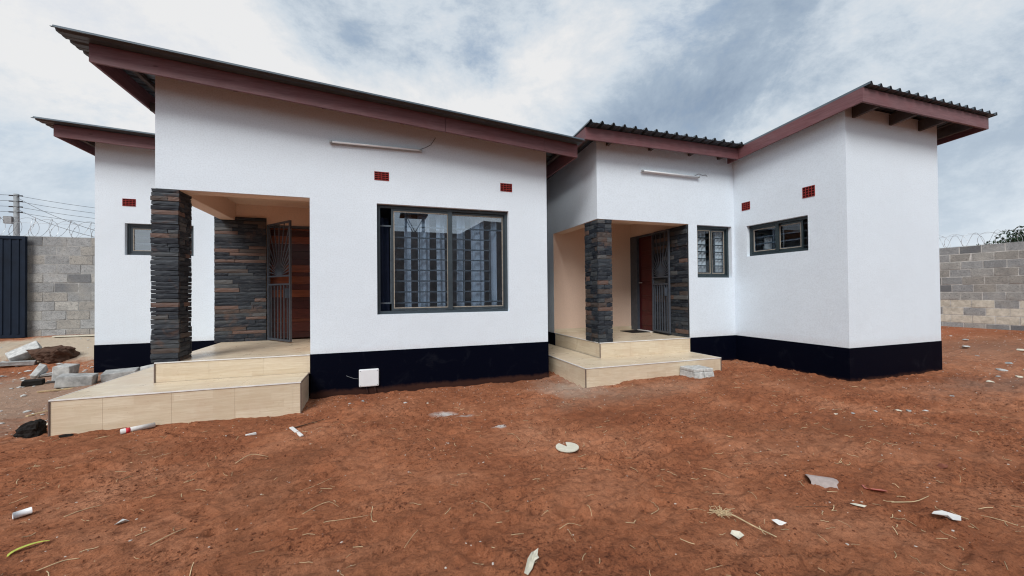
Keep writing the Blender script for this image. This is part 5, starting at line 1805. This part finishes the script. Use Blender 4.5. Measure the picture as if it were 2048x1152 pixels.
near_house = lambda x, y: np.clip(0.17 + np.exp(-np.abs(y - 5.75) / 0.30) * (x < 2.9) * (x > -0.9) + 0.9 * np.exp(-((x - 2.8) ** 2 + (y - 5.5) ** 2) / 0.25) + 0.7 * np.exp(-((x - 5.7) ** 2 + (y - 5.4) ** 2) / 0.16)
                                  + 0.5 * np.exp(-np.abs(y - 3.75) / 0.2) * (x > 6.4) * (x < 9) + 0.55 * (x > 8.8) + 0.5 * (x < -3.3) * (y > 5.4) + 0.9 * np.exp(-((x - .8) ** 2 + (y - 4.65) ** 2) / 0.03), 0, 1)
scatter('pale_gravel', 24000, (0.0020, 0.010), flat_mat('pale_grit', (0.50, 0.45, 0.40), 0.9, 0.1, 0, 0.3, 40), (-6.5, 14.2, 1.0, 10.8), 'pale grit and plaster crumbs scattered over the soil', 'gravel', 5, 0.6, near_house)
scatter('rubble_chips', 900, (0.010, 0.055), M_CONCP, (-7.2, -3.3, 5.8, 10.8), 'broken concrete chips strewn between the gate and the steps', 'rubble', 15, 0.5,
        lambda x, y: np.clip(0.12 + 0.8 * np.exp(-((x + 5.4) ** 2 + (y - 8.9) ** 2) / 0.9), 0, 1))
scatter('soil_crumbs', 42000, (0.0025, 0.012), M_SOIL, (-4.5, 8.5, 1.0, 6.0), 'crumbs of red soil lying on the yard', 'soil', 6, 0.75,
        lambda x, y: np.clip(0.25 + 1.6 * fbm(x / 0.8, y / 0.8, 3, 77), 0.03, 1))
scatter('dark_clods', 16000, (0.0025, 0.012), flat_mat('damp_clod', (0.125, 0.046, 0.026), 0.95, 0.1, 0, 0.3, 40), (-4.5, 8.5, 1.0, 6.0), 'dark damp clods on the yard', 'soil', 7, 0.65,
        lambda x, y: np.clip(-0.25 + 3.6 * fbm(x / 0.5, y / 0.35, 3, 91), 0.01, 1))
g = np.random.default_rng(9)
sl = MB()
for k in range(760):
    x, y = g.uniform(-3.5, 6.5), 1.1 + 4.2 * g.random() ** 1.5
    if (x > 2.85 and y > 5.1) or (x < -0.85 and y > 5.3):
        continue
    a, L_ = g.uniform(0, 6.28), g.uniform(0.015, 0.085)
    bnd = g.uniform(-0.8, 0.8)
    pts = []
    for i in range(4):
        t = i / 3
        aa = a + bnd * (t - .5)
        px, py = x + math.cos(aa) * L_ * t, y + math.sin(aa) * L_ * t
        pts.append((px, py))
    zz = ground_z(np.array([p[0] for p in pts]), np.array([p[1] for p in pts]))
    lift = g.uniform(0, 0.012)
    sl.tube([(p[0], p[1], z_ + 0.002 + lift * (0.2 + i / 3 * g.random())) for i, (p, z_) in enumerate(zip(pts, zz))], float(g.uniform(0.0009, 0.0026)), 3)
tag(obj('straw_litter', sl, M_STRAW, None), 'short bits of dry straw strewn over the soil', 'straw', kind='stuff')
